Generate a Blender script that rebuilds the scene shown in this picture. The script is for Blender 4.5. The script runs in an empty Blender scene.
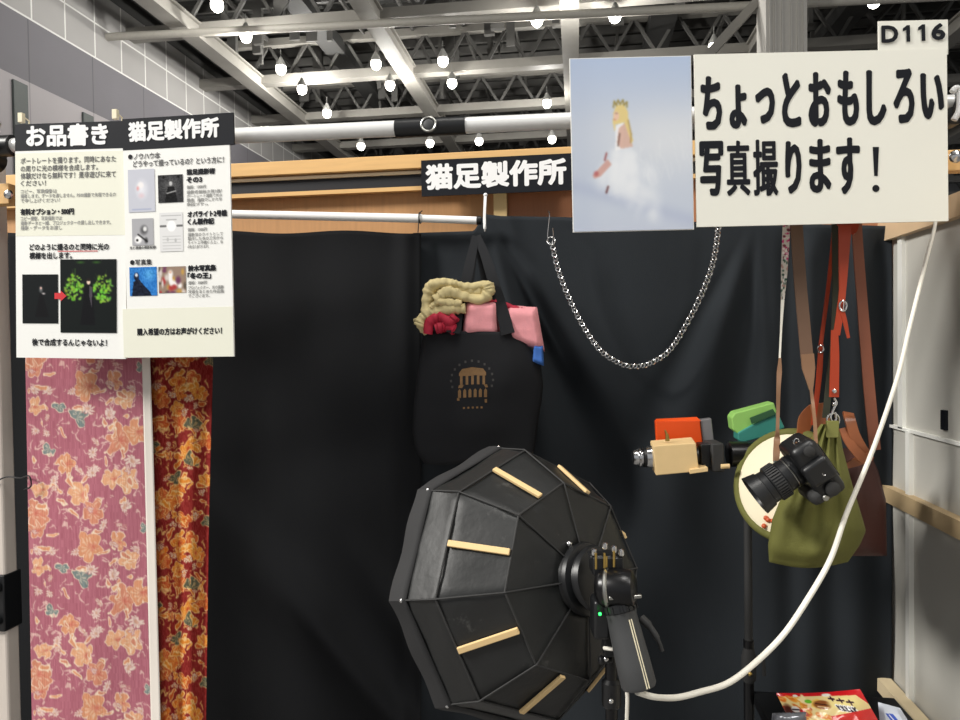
import bpy, bmesh, math, random
import numpy as np
from mathutils import Vector, Matrix, noise
random.seed(7)
SC = bpy.context.scene
COL = SC.collection
V = Vector
PI = math.pi

# ------------------------------------------------------------------ camera
FP = 721.0
yaw = math.atan(98/FP); pitch = math.atan(15.5/FP); roll = 0.014
EYE = V((0, 0, 1.6))
F0 = V((-math.sin(yaw), math.cos(yaw), 0))
R0 = V((math.cos(yaw), math.sin(yaw), 0))
FW = (F0*math.cos(pitch) - V((0, 0, 1))*math.sin(pitch)).normalized()
U0 = R0.cross(FW).normalized()
UP = (U0*math.cos(roll) + R0*math.sin(roll)).normalized()
RT = FW.cross(UP).normalized()
cam = bpy.data.cameras.new('camera'); cam.sensor_width = 36; cam.lens = FP/960*36
cam.clip_end = 300; cam.clip_start = 0.05
co = bpy.data.objects.new('camera', cam); COL.objects.link(co)
co.matrix_world = Matrix(((RT.x, UP.x, -FW.x, EYE.x), (RT.y, UP.y, -FW.y, EYE.y), (RT.z, UP.z, -FW.z, EYE.z), (0, 0, 0, 1)))
SC.camera = co

def ray(px, py): return FW*FP + RT*(px-480) - UP*(py-360)
def P(px, py, Y):
    d = ray(px, py); return EYE + d*(Y/d.y)
def PX(px, py, X):
    d = ray(px, py); return EYE + d*(X/d.x)
def PZ(px, py, Z):
    d = ray(px, py); return EYE + d*((Z-EYE.z)/d.z)
def S(Y): return Y/FP          # metres per pixel near plane Y

# ------------------------------------------------------------------ materials
def lin(c):
    return tuple(((x/255)/12.92 if x/255 <= .04045 else (((x/255)+.055)/1.055)**2.4) for x in c)
def mat(name, rgb, rough=.6, metal=0, var=.08, vscale=12, bump=0, bscale=200, sheen=0, emit=0, stretch=None, trans=0, spec=.5, ecol=None, coat=0):
    m = bpy.data.materials.new(name); m.use_nodes = True
    nt = m.node_tree; b = nt.nodes['Principled BSDF']; L = nt.links
    c = lin(rgb)
    b.inputs['Roughness'].default_value = rough; b.inputs['Metallic'].default_value = metal
    b.inputs['Specular IOR Level'].default_value = spec
    b.inputs['Coat Weight'].default_value = coat
    tc = nt.nodes.new('ShaderNodeTexCoord'); mp = nt.nodes.new('ShaderNodeMapping')
    L.new(tc.outputs['Object'], mp.inputs[0])
    if stretch: mp.inputs['Scale'].default_value = stretch
    n = nt.nodes.new('ShaderNodeTexNoise'); n.inputs['Scale'].default_value = vscale; n.inputs['Detail'].default_value = 4
    L.new(mp.outputs[0], n.inputs['Vector'])
    r = nt.nodes.new('ShaderNodeMix'); r.data_type = 'RGBA'
    r.inputs[6].default_value = (*[x*(1-var) for x in c], 1); r.inputs[7].default_value = (*[min(1, x*(1+var)) for x in c], 1)
    L.new(n.outputs['Fac'], r.inputs[0]); L.new(r.outputs[2], b.inputs['Base Color'])
    if bump:
        n2 = nt.nodes.new('ShaderNodeTexNoise'); n2.inputs['Scale'].default_value = bscale; L.new(mp.outputs[0], n2.inputs['Vector'])
        bp = nt.nodes.new('ShaderNodeBump'); bp.inputs['Strength'].default_value = bump; bp.inputs['Distance'].default_value = .002
        L.new(n2.outputs['Fac'], bp.inputs['Height']); L.new(bp.outputs[0], b.inputs['Normal'])
    if sheen:
        b.inputs['Sheen Weight'].default_value = sheen; b.inputs['Sheen Roughness'].default_value = .5
    if emit:
        b.inputs['Emission Color'].default_value = (*lin(ecol or rgb), 1); b.inputs['Emission Strength'].default_value = emit
    if trans: b.inputs['Alpha'].default_value = 1-trans
    return m
def paint_mat(name, rough=.7, coat=0, spec=.4, bump=0):
    m = bpy.data.materials.new(name); m.use_nodes = True
    nt = m.node_tree; b = nt.nodes['Principled BSDF']
    a = nt.nodes.new('ShaderNodeVertexColor'); a.layer_name = 'Col'
    nt.links.new(a.outputs[0], b.inputs['Base Color']); b.inputs['Roughness'].default_value = rough
    b.inputs['Coat Weight'].default_value = coat; b.inputs['Specular IOR Level'].default_value = spec
    if bump:
        tc = nt.nodes.new('ShaderNodeTexCoord'); mp = nt.nodes.new('ShaderNodeMapping'); mp.inputs['Scale'].default_value = (6, 6, .6)
        n = nt.nodes.new('ShaderNodeTexNoise'); n.inputs['Scale'].default_value = 80
        bp = nt.nodes.new('ShaderNodeBump'); bp.inputs['Strength'].default_value = bump; bp.inputs['Distance'].default_value = .002
        L = nt.links; L.new(tc.outputs['Object'], mp.inputs[0]); L.new(mp.outputs[0], n.inputs[0]); L.new(n.outputs[0], bp.inputs['Height']); L.new(bp.outputs[0], b.inputs['Normal'])
    return m

M = dict(
    board=mat('white_board', (236, 235, 224), .55, var=.015, vscale=5, spec=.3),
    boardw=mat('white_paper', (240, 240, 236), .55, var=.01, spec=.3),
    boardc=mat('cream_paper', (232, 232, 216), .55, var=.01, spec=.3),
    ink=mat('black_ink', (22, 24, 30), .6, var=.1, spec=.2),
    inkgrey=mat('grey_ink', (105, 105, 105), .7, spec=.2),
    inklight=mat('light_grey_ink', (150, 150, 148), .7, spec=.2),
    white=mat('white_ink', (240, 240, 240), .6, var=.01, spec=.2),
    red=mat('red_ink', (205, 35, 45), .6),
    curtain=mat('black_cloth', (37, 41, 45), .85, var=.12, vscale=4, bump=.25, bscale=500, spec=.2),
    curtain2=mat('black_cloth_matt', (27, 28, 30), .9, var=.12, vscale=4, bump=.25, bscale=500, spec=.15),
    wood=mat('pine_wood', (224, 180, 118), .6, var=.14, vscale=9, stretch=(1, 1, 9)),
    woodp=mat('plywood_panel', (200, 150, 100), .6, var=.16, vscale=14, stretch=(6, 1, .5)),
    woodr=mat('reddish_plywood_panel', (176, 116, 78), .6, var=.16, vscale=14, stretch=(6, 1, .5)),
    woodstick=mat('pale_wooden_rod', (226, 194, 140), .6, var=.06, vscale=20),
    block=mat('pale_wooden_block', (222, 192, 140), .6, var=.06, vscale=30),
    chrome=mat('polished_chrome', (215, 215, 215), .22, 1, var=.05),
    steel=mat('dull_steel', (170, 170, 165), .35, 1, var=.08),
    pole=mat('silver_pole', (236, 236, 234), .3, .2, var=.05, vscale=20),
    rodw=mat('white_plastic', (240, 240, 238), .35, var=.02),
    black=mat('black_plastic', (22, 23, 25), .38, var=.1),
    blackm=mat('black_metal', (18, 18, 20), .3, .3, var=.1),
    rubber=mat('dark_grey_rubber', (46, 46, 46), .7, var=.08),
    grey=mat('charcoal_grip', (62, 63, 64), .55, var=.05),
    soft=mat('softbox_fabric', (29, 30, 30), .5, var=.2, vscale=25, bump=.35, bscale=60, spec=.5),
    lip=mat('softbox_rim_fabric', (40, 40, 41), .8, var=.15, vscale=10, bump=.3, bscale=50),
    silver=mat('silver_lining', (190, 190, 190), .3, .9),
    diff=mat('diffuser_cloth', (235, 235, 235), .9),
    cord=mat('white_cord', (238, 234, 222), .5, var=.03),
    tote=mat('black_canvas', (29, 30, 33), .8, var=.1, bump=.4, bscale=700, spec=.25),
    gold=mat('gold_print', (124, 92, 54), .6, var=.35, vscale=120),
    beige=mat('beige_cloth', (208, 192, 142), .85, var=.12, vscale=30, bump=.3, bscale=150),
    crimson=mat('crimson_cloth', (178, 26, 56), .7, var=.2, vscale=30, bump=.2, bscale=150),
    pink=mat('pink_towel', (238, 160, 166), .9, var=.12, vscale=60, bump=.6, bscale=350),
    blue=mat('blue_cloth', (60, 110, 190), .8),
    olive=mat('olive_canvas', (102, 102, 46), .8, var=.16, vscale=14, bump=.4, bscale=400),
    leather=mat('brown_leather', (112, 62, 44), .42, var=.2, vscale=12, bump=.25, bscale=150),
    leatherd=mat('dark_brown_leather', (76, 38, 32), .5, var=.25, vscale=12, bump=.25, bscale=150),
    tan=mat('tan_leather', (150, 88, 54), .35, var=.15, vscale=15),
    orange=mat('orange_leather', (166, 58, 28), .4, var=.12, vscale=15),
    strapb=mat('brown_strap_leather', (108, 82, 64), .6, var=.08),
    strapg=mat('dark_green_webbing', (52, 54, 42), .85, var=.08),
    strapr=mat('chestnut_strap_leather', (142, 84, 62), .5, var=.08),
    strapthin=mat('light_brown_leather', (136, 102, 76), .5, var=.08),
    cream=mat('cream_disc', (236, 226, 196), .6, var=.03),
    cpost=mat('cream_post', (212, 202, 192), .5, var=.04),
    orangebox=mat('orange_plastic', (224, 78, 18), .4, var=.06),
    silverbox=mat('grey_silver_card', (142, 140, 142), .35, .4, var=.05),
    limegreen=mat('lime_green_plastic', (150, 202, 106), .4, var=.04),
    teal=mat('teal_plastic', (60, 138, 126), .4, var=.04),
    dgreen=mat('dark_green_label', (50, 92, 60), .5),
    led=mat('green_led', (40, 255, 90), .4, emit=4),
    amber=mat('amber_print', (200, 90, 50), .5, var=.4, vscale=200),
    brass=mat('brass', (190, 160, 90), .3, .9),
)

def scuffed(m, rgb, scale, lo, hi):
    nt = m.node_tree; b = nt.nodes['Principled BSDF']; L = nt.links
    src = b.inputs['Base Color'].links[0].from_socket
    tc = nt.nodes.new('ShaderNodeTexCoord'); n = nt.nodes.new('ShaderNodeTexNoise'); n.inputs['Scale'].default_value = scale; n.inputs['Detail'].default_value = 8; n.inputs['Roughness'].default_value = .75
    L.new(tc.outputs['Object'], n.inputs[0]); mr = nt.nodes.new('ShaderNodeMapRange'); mr.inputs[1].default_value = lo; mr.inputs[2].default_value = hi; L.new(n.outputs[0], mr.inputs[0])
    x = nt.nodes.new('ShaderNodeMix'); x.data_type = 'RGBA'; L.new(mr.outputs[0], x.inputs[0]); L.new(src, x.inputs[6]); x.inputs[7].default_value = (*lin(rgb), 1); L.new(x.outputs[2], b.inputs['Base Color'])
scuffed(M['soft'], (92, 92, 90), 9, .60, .78)
scuffed(M['olive'], (126, 126, 66), 11, .56, .8)
# ------------------------------------------------------------------ object helpers
def tag(o, label=None, cat=None, group=None, kind=None):
    if label: o['label'] = label
    if cat: o['category'] = cat
    if group: o['group'] = group
    if kind: o['kind'] = kind
    return o
def thing(name, loc, label, cat, group=None):
    o = bpy.data.objects.new(name, None); COL.objects.link(o); o.location = loc; o.empty_display_size = .05
    return tag(o, label, cat, group)
def wloc(o):
    l = V((0, 0, 0))
    while o: l += V(o.location); o = o.parent
    return l
def link(name, me, m, parent=None, loc=None, smooth=True, bevel=0, solid=0, autos=True):
    """ME has world coordinates; they are made relative to the parent or to LOC."""
    base = wloc(parent) if parent else V((0, 0, 0))
    if loc is None:
        loc = V((0, 0, 0)) if parent else V((sum((v.co.x for v in me.vertices))/max(1, len(me.vertices)), sum((v.co.y for v in me.vertices))/max(1, len(me.vertices)), min(v.co.z for v in me.vertices)))
    else: loc = V(loc)-base
    me.transform(Matrix.Translation(-(base+loc)))
    o = bpy.data.objects.new(name, me); COL.objects.link(o); o.location = loc
    if parent: o.parent = parent
    if m is not None:
        for x in (m if isinstance(m, (list, tuple)) else [m]): me.materials.append(M[x] if isinstance(x, str) else x)
    if smooth:
        for p in me.polygons: p.use_smooth = True
        if autos:
            try: me.set_sharp_from_angle(angle=math.radians(38))
            except Exception: pass
    if solid:
        md = o.modifiers.new('solid', 'SOLIDIFY'); md.thickness = solid; md.offset = 0
    if bevel:
        md = o.modifiers.new('bev', 'BEVEL'); md.width = bevel; md.segments = 2; md.limit_method = 'ANGLE'
    return o
class B:
    def __init__(s): s.bm = bmesh.new(); s.mi = 0
    def face(s, vs):
        try:
            f = s.bm.faces.new(vs); f.material_index = s.mi; return f
        except ValueError: return None
    def box(s, c, size, ax=None):
        c = V(c); X, Y, Z = ax or (V((1, 0, 0)), V((0, 1, 0)), V((0, 0, 1)))
        vs = [s.bm.verts.new(c + X*(size[0]/2*i) + Y*(size[1]/2*j) + Z*(size[2]/2*k)) for i in (-1, 1) for j in (-1, 1) for k in (-1, 1)]
        for f in ((0, 1, 3, 2), (4, 6, 7, 5), (0, 4, 5, 1), (2, 3, 7, 6), (0, 2, 6, 4), (1, 5, 7, 3)): s.face([vs[i] for i in f])
        return s
    def beam(s, a, b, w, h, up=V((0, 0, 1))):
        a = V(a); b = V(b); d = (b-a); l = d.length; d.normalize()
        sx = d.cross(up)
        if sx.length < 1e-4: sx = V((1, 0, 0))
        sx.normalize(); uu = sx.cross(d).normalized()
        return s.box((a+b)/2, (l, w, h), (d, sx, uu))
    def tube(s, pts, r, n=12, closed=False, cap=True):
        pts = [V(p) for p in pts]; k = len(pts)
        rs = r if isinstance(r, (list, tuple)) else [r]*k
        rings = []; prev = None
        for i, p in enumerate(pts):
            a = pts[(i-1) % k] if (closed or i > 0) else p; b = pts[(i+1) % k] if (closed or i < k-1) else p
            t = (b-a).normalized()
            if prev is None:
                x = t.cross(V((0, 0, 1)))
                if x.length < .1: x = t.cross(V((1, 0, 0)))
            else: x = prev - t*prev.dot(t)
            x.normalize(); prev = x; y = t.cross(x)
            rings.append([s.bm.verts.new(p + (x*math.cos(2*PI*j/n) + y*math.sin(2*PI*j/n))*rs[i]) for j in range(n)])
        for i in range(k if closed else k-1):
            A = rings[i]; C = rings[(i+1) % k]
            for j in range(n): s.face([A[j], A[(j+1) % n], C[(j+1) % n], C[j]])
        if cap and not closed: s.face(rings[0][::-1]); s.face(rings[-1])
        return s
    def lathe(s, o, ax, prof, n=32, sx=None, start=0):
        """PROF: (distance along AX, radius) pairs"""
        o = V(o); ax = V(ax).normalized(); x = V(sx) if sx else ax.orthogonal(); x = (x-ax*x.dot(ax)).normalized(); y = ax.cross(x)
        rings = []
        for d, r in prof:
            rings.append([s.bm.verts.new(o + ax*d + (x*math.cos(start+2*PI*j/n) + y*math.sin(start+2*PI*j/n))*max(r, 1e-5)) for j in range(n)])
        for A, C in zip(rings, rings[1:]):
            for j in range(n): s.face([A[j], A[(j+1) % n], C[(j+1) % n], C[j]])
        s.face(rings[0][::-1]); s.face(rings[-1])
        return s
    def prism(s, pts, d):
        """polygon PTS (world) extruded by vector D"""
        d = V(d); a = [s.bm.verts.new(V(p)) for p in pts]; b = [s.bm.verts.new(V(p)+d) for p in pts]
        n = len(a); s.face(a[::-1]); s.face(b)
        for i in range(n): s.face([a[i], a[(i+1) % n], b[(i+1) % n], b[i]])
        return s
    def strip(s, pts, w, th=.003, nrm=None):
        """a strap: centre points, width (number or list), width direction in the plane facing NRM"""
        pts = [V(p) for p in pts]; k = len(pts); ws = w if isinstance(w, (list, tuple)) else [w]*k
        nrm = V(nrm) if nrm else V((0, -1, 0)); prev = None
        for i, p in enumerate(pts):
            t = (pts[min(i+1, k-1)]-pts[max(i-1, 0)]).normalized(); x = t.cross(nrm).normalized(); q = x.cross(t).normalized()
            ring = [s.bm.verts.new(p + x*(ws[i]/2*a) + q*(th/2*b)) for a, b in ((-1, -1), (1, -1), (1, 1), (-1, 1))]
            if prev:
                for j in range(4): s.face([prev[j], prev[(j+1) % 4], ring[(j+1) % 4], ring[j]])
            else: s.face(ring[::-1])
            prev = ring
        s.face(prev); return s
    def sphere(s, c, r, n=12, sc=(1, 1, 1), ax=None):
        X, Y, Z = ax or (V((1, 0, 0)), V((0, 1, 0)), V((0, 0, 1))); c = V(c)
        m = Matrix(((X.x*r*sc[0], Y.x*r*sc[1], Z.x*r*sc[2], c.x), (X.y*r*sc[0], Y.y*r*sc[1], Z.y*r*sc[2], c.y), (X.z*r*sc[0], Y.z*r*sc[1], Z.z*r*sc[2], c.z), (0, 0, 0, 1)))
        g = bmesh.ops.create_uvsphere(s.bm, u_segments=n, v_segments=max(6, n//2+2), radius=1, matrix=m)
        for v in g['verts']:
            for f in v.link_faces: f.material_index = s.mi
        return s
    def go(s, name, m, parent=None, **k):
        bmesh.ops.recalc_face_normals(s.bm, faces=s.bm.faces)
        me = bpy.data.meshes.new(name); s.bm.to_mesh(me); s.bm.free()
        return link(name, me, m, parent, **k)

def grid(name, fn, nx, ny, m, parent=None, cols=None, **k):
    vs = [fn(i/(nx-1), j/(ny-1)) for j in range(ny) for i in range(nx)]
    fs = [(j*nx+i, (j+1)*nx+i, (j+1)*nx+i+1, j*nx+i+1) for j in range(ny-1) for i in range(nx-1)]
    me = bpy.data.meshes.new(name); me.from_pydata([tuple(v) for v in vs], [], fs); me.update()
    if cols is not None:
        a = me.color_attributes.new('Col', 'FLOAT_COLOR', 'POINT')
        H, W, _ = cols.shape
        yy = np.clip(np.round(np.linspace(0, H-1, ny)).astype(int), 0, H-1); xx = np.clip(np.round(np.linspace(0, W-1, nx)).astype(int), 0, W-1)
        c = cols[yy][:, xx]; c = np.clip(c, 0, 1)
        c = np.where(c <= .04045, c/12.92, ((c+.055)/1.055)**2.4)
        out = np.ones((ny*nx, 4), np.float32); out[:, :3] = c.reshape(-1, 3)
        a.data.foreach_set('color', out.ravel())
    return link(name, me, m, parent, autos=False, **k)

# smooth curve through points
def cr(pts, n=8):
    pts = [V(p) for p in pts]; q = [pts[0]*2-pts[1]]+pts+[pts[-1]*2-pts[-2]]; out = []
    for i in range(1, len(q)-2):
        for k in range(n):
            t = k/n; a, b, c, d = q[i-1], q[i], q[i+1], q[i+2]
            out.append(.5*((2*b)+(c-a)*t+(2*a-5*b+4*c-d)*t*t+(3*b-a-3*c+d)*t**3))
    out.append(pts[-1]); return out
def lerp(a, b, t): return a+(b-a)*t
def interp(x, xs, ys):
    return float(np.interp(x, xs, ys))
def sm(x, a, b):
    t = max(0, min(1, (x-a)/(b-a))); return t*t*(3-2*t)

# ------------------------------------------------------------------ flat boards, lettering
class Plane:
    """a flat board standing in the booth: point O, axes a (right), b (up), normal towards the front"""
    def __init__(s, o, a):
        s.o = V(o); s.a = V(a).normalized(); s.n = s.a.cross(V((0, 0, 1))).normalized(); s.b = s.n.cross(s.a).normalized()*1
        if s.b.z < 0: s.b = -s.b
    def hit(s, px, py):
        d = ray(px, py); t = (s.o-EYE).dot(s.n)/d.dot(s.n); return EYE+d*t
    def ab(s, px, py):
        p = s.hit(px, py)-s.o; return p.dot(s.a), p.dot(s.b)
    def w(s, a, b, lift=0): return s.o+s.a*a+s.b*b+s.n*lift
def slab(bm, pl, x0, y0, x1, y1, th, lift=0):
    """box covering pixel rectangle, its front at LIFT in front of the plane"""
    a0, b0 = pl.ab(x0, y0); a1, b1 = pl.ab(x1, y1)
    c = pl.w((a0+a1)/2, (b0+b1)/2, lift-th/2)
    bm.box(c, (abs(a1-a0), th, abs(b1-b0)), (pl.a, pl.n, pl.b))
_tc = {}
def glyphs(body):
    if body not in _tc:
        c = bpy.data.curves.new('t', 'FONT'); c.body = body; c.resolution_u = 3; c.fill_mode = 'FRONT'
        o = bpy.data.objects.new('t', c); COL.objects.link(o)
        dg = bpy.context.evaluated_depsgraph_get(); dg.update()
        me = bpy.data.meshes.new_from_object(o.evaluated_get(dg))
        _tc[body] = ([(v.co.x, v.co.y) for v in me.vertices], [tuple(p.vertices) for p in me.polygons])
        bpy.data.objects.remove(o); bpy.data.curves.remove(c); bpy.data.meshes.remove(me)
    return _tc[body]
class Letters:
    def __init__(s, pl, lift): s.pl = pl; s.lift = lift; s.v = []; s.f = []
    def add(s, body, x0, y0, x1, y1, bold=0, em=True, boldx=None, rot=0):
        vs, fs = glyphs(body)
        if not vs: return s
        pl = s.pl; xm = x0 if em else (x0+x1)/2; a0 = pl.ab(x0, (y0+y1)/2)[0]; a1 = pl.ab(x1, (y0+y1)/2)[0]; b1 = pl.ab(xm, y0)[1]; b0 = pl.ab(xm, y1)[1]
        if not em: a0 += bold; a1 -= bold; b0 += bold; b1 -= bold
        xs = [v[0] for v in vs]; ys = [v[1] for v in vs]
        mx0, mx1 = min(xs), max(xs); my0, my1 = (-.10, .86) if em else (min(ys), max(ys))
        sx = (a1-a0)/(mx1-mx0); sy = (b1-b0)/(my1-my0)
        reps = [(0, 0)]
        if bold:
            bx = bold if boldx is None else boldx
            reps += [(math.cos(q*PI/6)*bx, math.sin(q*PI/6)*bold) for q in range(12)]
        for k, (dx, dy) in enumerate(reps):
            base = len(s.v)
            for x, y in vs:
                s.v.append(pl.w(a0+(x-mx0)*sx+dx, b0+(y-my0)*sy+dy, s.lift+k*1.2e-5))
            s.f += [tuple(base+i for i in f) for f in fs]
        return s
    def rect(s, x0, y0, x1, y1):
        pl = s.pl; a0, b1 = pl.ab(x0, y0); b0 = pl.ab(x0, y1)[1]; a1 = pl.ab(x1, y1)[0]; n = len(s.v)
        s.v += [pl.w(a0, b0, s.lift), pl.w(a1, b0, s.lift), pl.w(a1, b1, s.lift), pl.w(a0, b1, s.lift)]; s.f.append((n, n+1, n+2, n+3)); return s
    def disc(s, x, y, r):
        pl = s.pl; a, b = pl.ab(x, y); a1, _ = pl.ab(x+r, y); R = abs(a1-a); n = len(s.v)
        s.v += [pl.w(a+R*math.cos(k*PI/8), b+R*math.sin(k*PI/8), s.lift) for k in range(16)]; s.f.append(tuple(range(n, n+16))); return s
    def poly(s, pts):
        n = len(s.v); s.v += [s.pl.w(*s.pl.ab(*p), s.lift) for p in pts]; s.f.append(tuple(range(n, n+len(pts)))); return s
    def go(s, name, m, parent):
        me = bpy.data.meshes.new(name); me.from_pydata([tuple(v) for v in s.v], [], s.f); me.update()
        return link(name, me, m, parent, smooth=False)

# ------------------------------------------------------------------ printed pictures (numpy)
class Pic:
    def __init__(s, w, h, c): s.w = w; s.h = h; s.a = np.ones((h, w, 3))*np.array(c)/255; s.Y, s.X = np.mgrid[0:h, 0:w].astype(float)
    def mix(s, m, c): m = np.clip(m, 0, 1)[..., None]; s.a = s.a*(1-m)+np.array(c)/255*m; return s
    def ell(s, cx, cy, rx, ry, c, soft=.3, al=1, rot=0):
        dx = s.X-cx; dy = s.Y-cy; cr_, sr = math.cos(rot), math.sin(rot)
        d = np.sqrt(((dx*cr_+dy*sr)/rx)**2+((-dx*sr+dy*cr_)/ry)**2)
        return s.mix((1-(d-1+soft)/(soft+1e-6))*al*(d < 1.0+1e-6)+0, c)
    def poly(s, pts, c, al=1):
        m = np.zeros((s.h, s.w), bool); n = len(pts); j = n-1
        for i in range(n):
            xi, yi = pts[i]; xj, yj = pts[j]
            if yi != yj:
                m ^= ((yi > s.Y) != (yj > s.Y)) & (s.X < (xj-xi)*(s.Y-yi)/(yj-yi)+xi)
            j = i
        return s.mix(m*al, c)
    def line(s, pts, r, c, al=1):
        for (x0, y0), (x1, y1) in zip(pts, pts[1:]):
            dx, dy = x1-x0, y1-y0; L = dx*dx+dy*dy+1e-9
            t = np.clip(((s.X-x0)*dx+(s.Y-y0)*dy)/L, 0, 1); d = np.hypot(s.X-x0-t*dx, s.Y-y0-t*dy)
            s.mix(np.clip(r+.5-d, 0, 1)*al, c)
        return s
    def flower(s, cx, cy, r, n, c, edge, rot=0, depth=.22, core=None, squash=1):
        dx = s.X-cx; dy = (s.Y-cy)/squash; rad = np.hypot(dx, dy); ph = np.arctan2(dy, dx)+rot
        R = r*(1-depth+depth*np.abs(np.cos(ph*n/2))*1.3)
        s.mix(np.clip(R-rad+.5, 0, 1), edge); s.mix(np.clip(R-1.7-rad+.5, 0, 1), c)
        s.mix(np.clip(R*.62-rad+.5, 0, 1)*(np.abs(np.cos(ph*n+1)) > .75)*.5, edge)
        if core: s.mix(np.clip(r*.3-rad+.5, 0, 1), core)
        return s
    def blur(s, k=1):
        for _ in range(k):
            p = np.pad(s.a, ((1, 1), (1, 1), (0, 0)), 'edge'); s.a = (p[:-2, 1:-1]+p[2:, 1:-1]+p[1:-1, :-2]+p[1:-1, 2:]+2*p[1:-1, 1:-1])/6
        return s
    def noise(s, amt, sx=1, sy=1, seed=1):
        r = np.random.RandomState(seed).rand(s.h//sy+2, s.w//sx+2)-.5
        r = np.repeat(np.repeat(r, sy, 0), sx, 1)[:s.h, :s.w]; s.a = s.a+(r*amt)[..., None]; return s
def picture(name, pl, x0, y0, x1, y1, pic, parent, lift, m=None):
    a0, b0 = pl.ab(x0, y0); a1, b1 = pl.ab(x1, y1)
    return grid(name, lambda u, v: pl.w(lerp(a0, a1, u), lerp(b0, b1, v), lift), pic.w, pic.h, m or M['print'], parent, cols=pic.a, smooth=False)
M['print'] = paint_mat('printed_picture', .65, spec=.12)
M['printcloth'] = paint_mat('printed_cloth', .85, spec=.2, bump=.15)
M['printfoil'] = paint_mat('printed_snack_film', .25, spec=.6)

# ================================================================== THE HALL
def tile_mat(name, col, joint, ys, zs, wy, wz, off=(0, 0)):
    """wall cladding panels with joint lines, in object space y (depth) and z"""
    m = bpy.data.materials.new(name); m.use_nodes = True; nt = m.node_tree; b = nt.nodes['Principled BSDF']; L = nt.links
    tc = nt.nodes.new('ShaderNodeTexCoord'); sp = nt.nodes.new('ShaderNodeSeparateXYZ'); L.new(tc.outputs['Object'], sp.inputs[0])
    def near(out, step, width, o):
        a = nt.nodes.new('ShaderNodeMath'); a.operation = 'ADD'; a.inputs[1].default_value = o; L.new(out, a.inputs[0])
        d = nt.nodes.new('ShaderNodeMath'); d.operation = 'DIVIDE'; d.inputs[1].default_value = step; L.new(a.outputs[0], d.inputs[0])
        f = nt.nodes.new('ShaderNodeMath'); f.operation = 'FRACT'; L.new(d.outputs[0], f.inputs[0])
        c = nt.nodes.new('ShaderNodeMath'); c.operation = 'LESS_THAN'; c.inputs[1].default_value = width/step; L.new(f.outputs[0], c.inputs[0]); return c.outputs[0]
    mx = nt.nodes.new('ShaderNodeMath'); mx.operation = 'MAXIMUM'
    L.new(near(sp.outputs[1], ys, wy, off[0]), mx.inputs[0])
    if zs: L.new(near(sp.outputs[2], zs, wz, off[1]), mx.inputs[1])
    n = nt.nodes.new('ShaderNodeTexNoise'); n.inputs['Scale'].default_value = .6; L.new(tc.outputs['Object'], n.inputs[0])
    r0 = nt.nodes.new('ShaderNodeMix'); r0.data_type = 'RGBA'; c = lin(col); r0.inputs[6].default_value = (*[x*.92 for x in c], 1); r0.inputs[7].default_value = (*[x*1.08 for x in c], 1)
    L.new(n.outputs[0], r0.inputs[0])
    r = nt.nodes.new('ShaderNodeMix'); r.data_type = 'RGBA'; r.inputs[7].default_value = (*lin(joint), 1)
    L.new(r0.outputs[2], r.inputs[6]); L.new(mx.outputs[0], r.inputs[0]); L.new(r.outputs[2], b.inputs['Base Color']); b.inputs['Roughness'].default_value = .7
    return m
HX = -16.0
ztop = PX(160, 37, HX).z; zb1 = PX(91, 56, HX).z; zb2 = PX(60, 97, HX).z
hall_grid = tile_mat('hall_wall_tiles', (166, 164, 162), (226, 226, 222), 1.43, (ztop-zb1)/2, .06, .06, (0.35, 0))
hall_band = tile_mat('hall_wall_grey_band', (134, 132, 138), (96, 94, 98), 2.86, 0, .05, 0, (.5, 0))
hall_low = tile_mat('hall_wall_pale_panels', (196, 190, 192), (150, 146, 148), 2.86, 0, .05, 0, (.5, 0))
Y0, Y1 = -14, 70
for nm, za, zb, mm in (('wall_left', 0, zb2, hall_low), ('wall_left', zb2, zb1, hall_band), ('wall_left', zb1, ztop, hall_grid)):
    tag(B().box((HX-.15, (Y0+Y1)/2, (za+zb)/2), (.3, Y1-Y0, zb-za)).go(nm, mm, smooth=False, loc=(HX, 0, zb1 if za == zb1 else 0)), kind='structure')
m_floor = mat('hall_floor', (128, 126, 124), .7, var=.1, vscale=1)
tag(B().box((12, 28, -.05), (56.3, 84, .1)).go('floor', m_floor, smooth=False), kind='structure')
# ceiling: dark deck
mc = mat('dark_roof_deck', (58, 58, 56), .9, var=.5, vscale=3, stretch=(5, .6, 1))
ZC = 1.6+13.8
tag(B().box((12, 28, ZC+.1), (56.3, 84, .2)).go('ceiling', mc, smooth=False), kind='structure')
tag(B().box((12, 70.1, ZC/2), (56.3, .2, ZC)).go('wall_back', mat('far_hall_wall', (120, 120, 120), .8), smooth=False), kind='structure')
mbeam = mat('grey_painted_steel', (150, 147, 140), .6, var=.12, vscale=2)
mbeamd = mat('dark_grey_steel', (96, 95, 92), .6, var=.25, vscale=2)
ZB = 1.6+11.2
# girders across the hall
for y in (24.5, 29.6, 34.6, 39.8, 45, 50.5, 56, 62):
    b = B().box((12, y, ZB+.18), (56, .5, .36))
    b.box((12, y-.02, ZB+1.75), (56, .35, .3))
    b.go('ceiling_beam', mbeam, smooth=False)['kind'] = 'structure'
    b = B()
    for i in range(-8, 20):
        x = i*1.7-.2
        if x > 36 or x < HX+.5: continue
        b.beam((x, y, ZB+.3), (x+.85, y, ZB+1.7), .12, .12); b.beam((x+.85, y, ZB+1.7), (x+1.7, y, ZB+.3), .12, .12)
    b.go('ceiling_brace', mbeamd, smooth=False)['kind'] = 'structure'
# pipe running in front of the nearest girder
b = B().tube([P(150, 32.5, 23.2)+V((-3, 0, 0)), P(962, -1, 23.2)+V((4, 0, 0))], .13, 10)
b.go('ceiling_pipe', mat('pale_pipe', (196, 192, 182), .5), smooth=True)['kind'] = 'structure'
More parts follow.
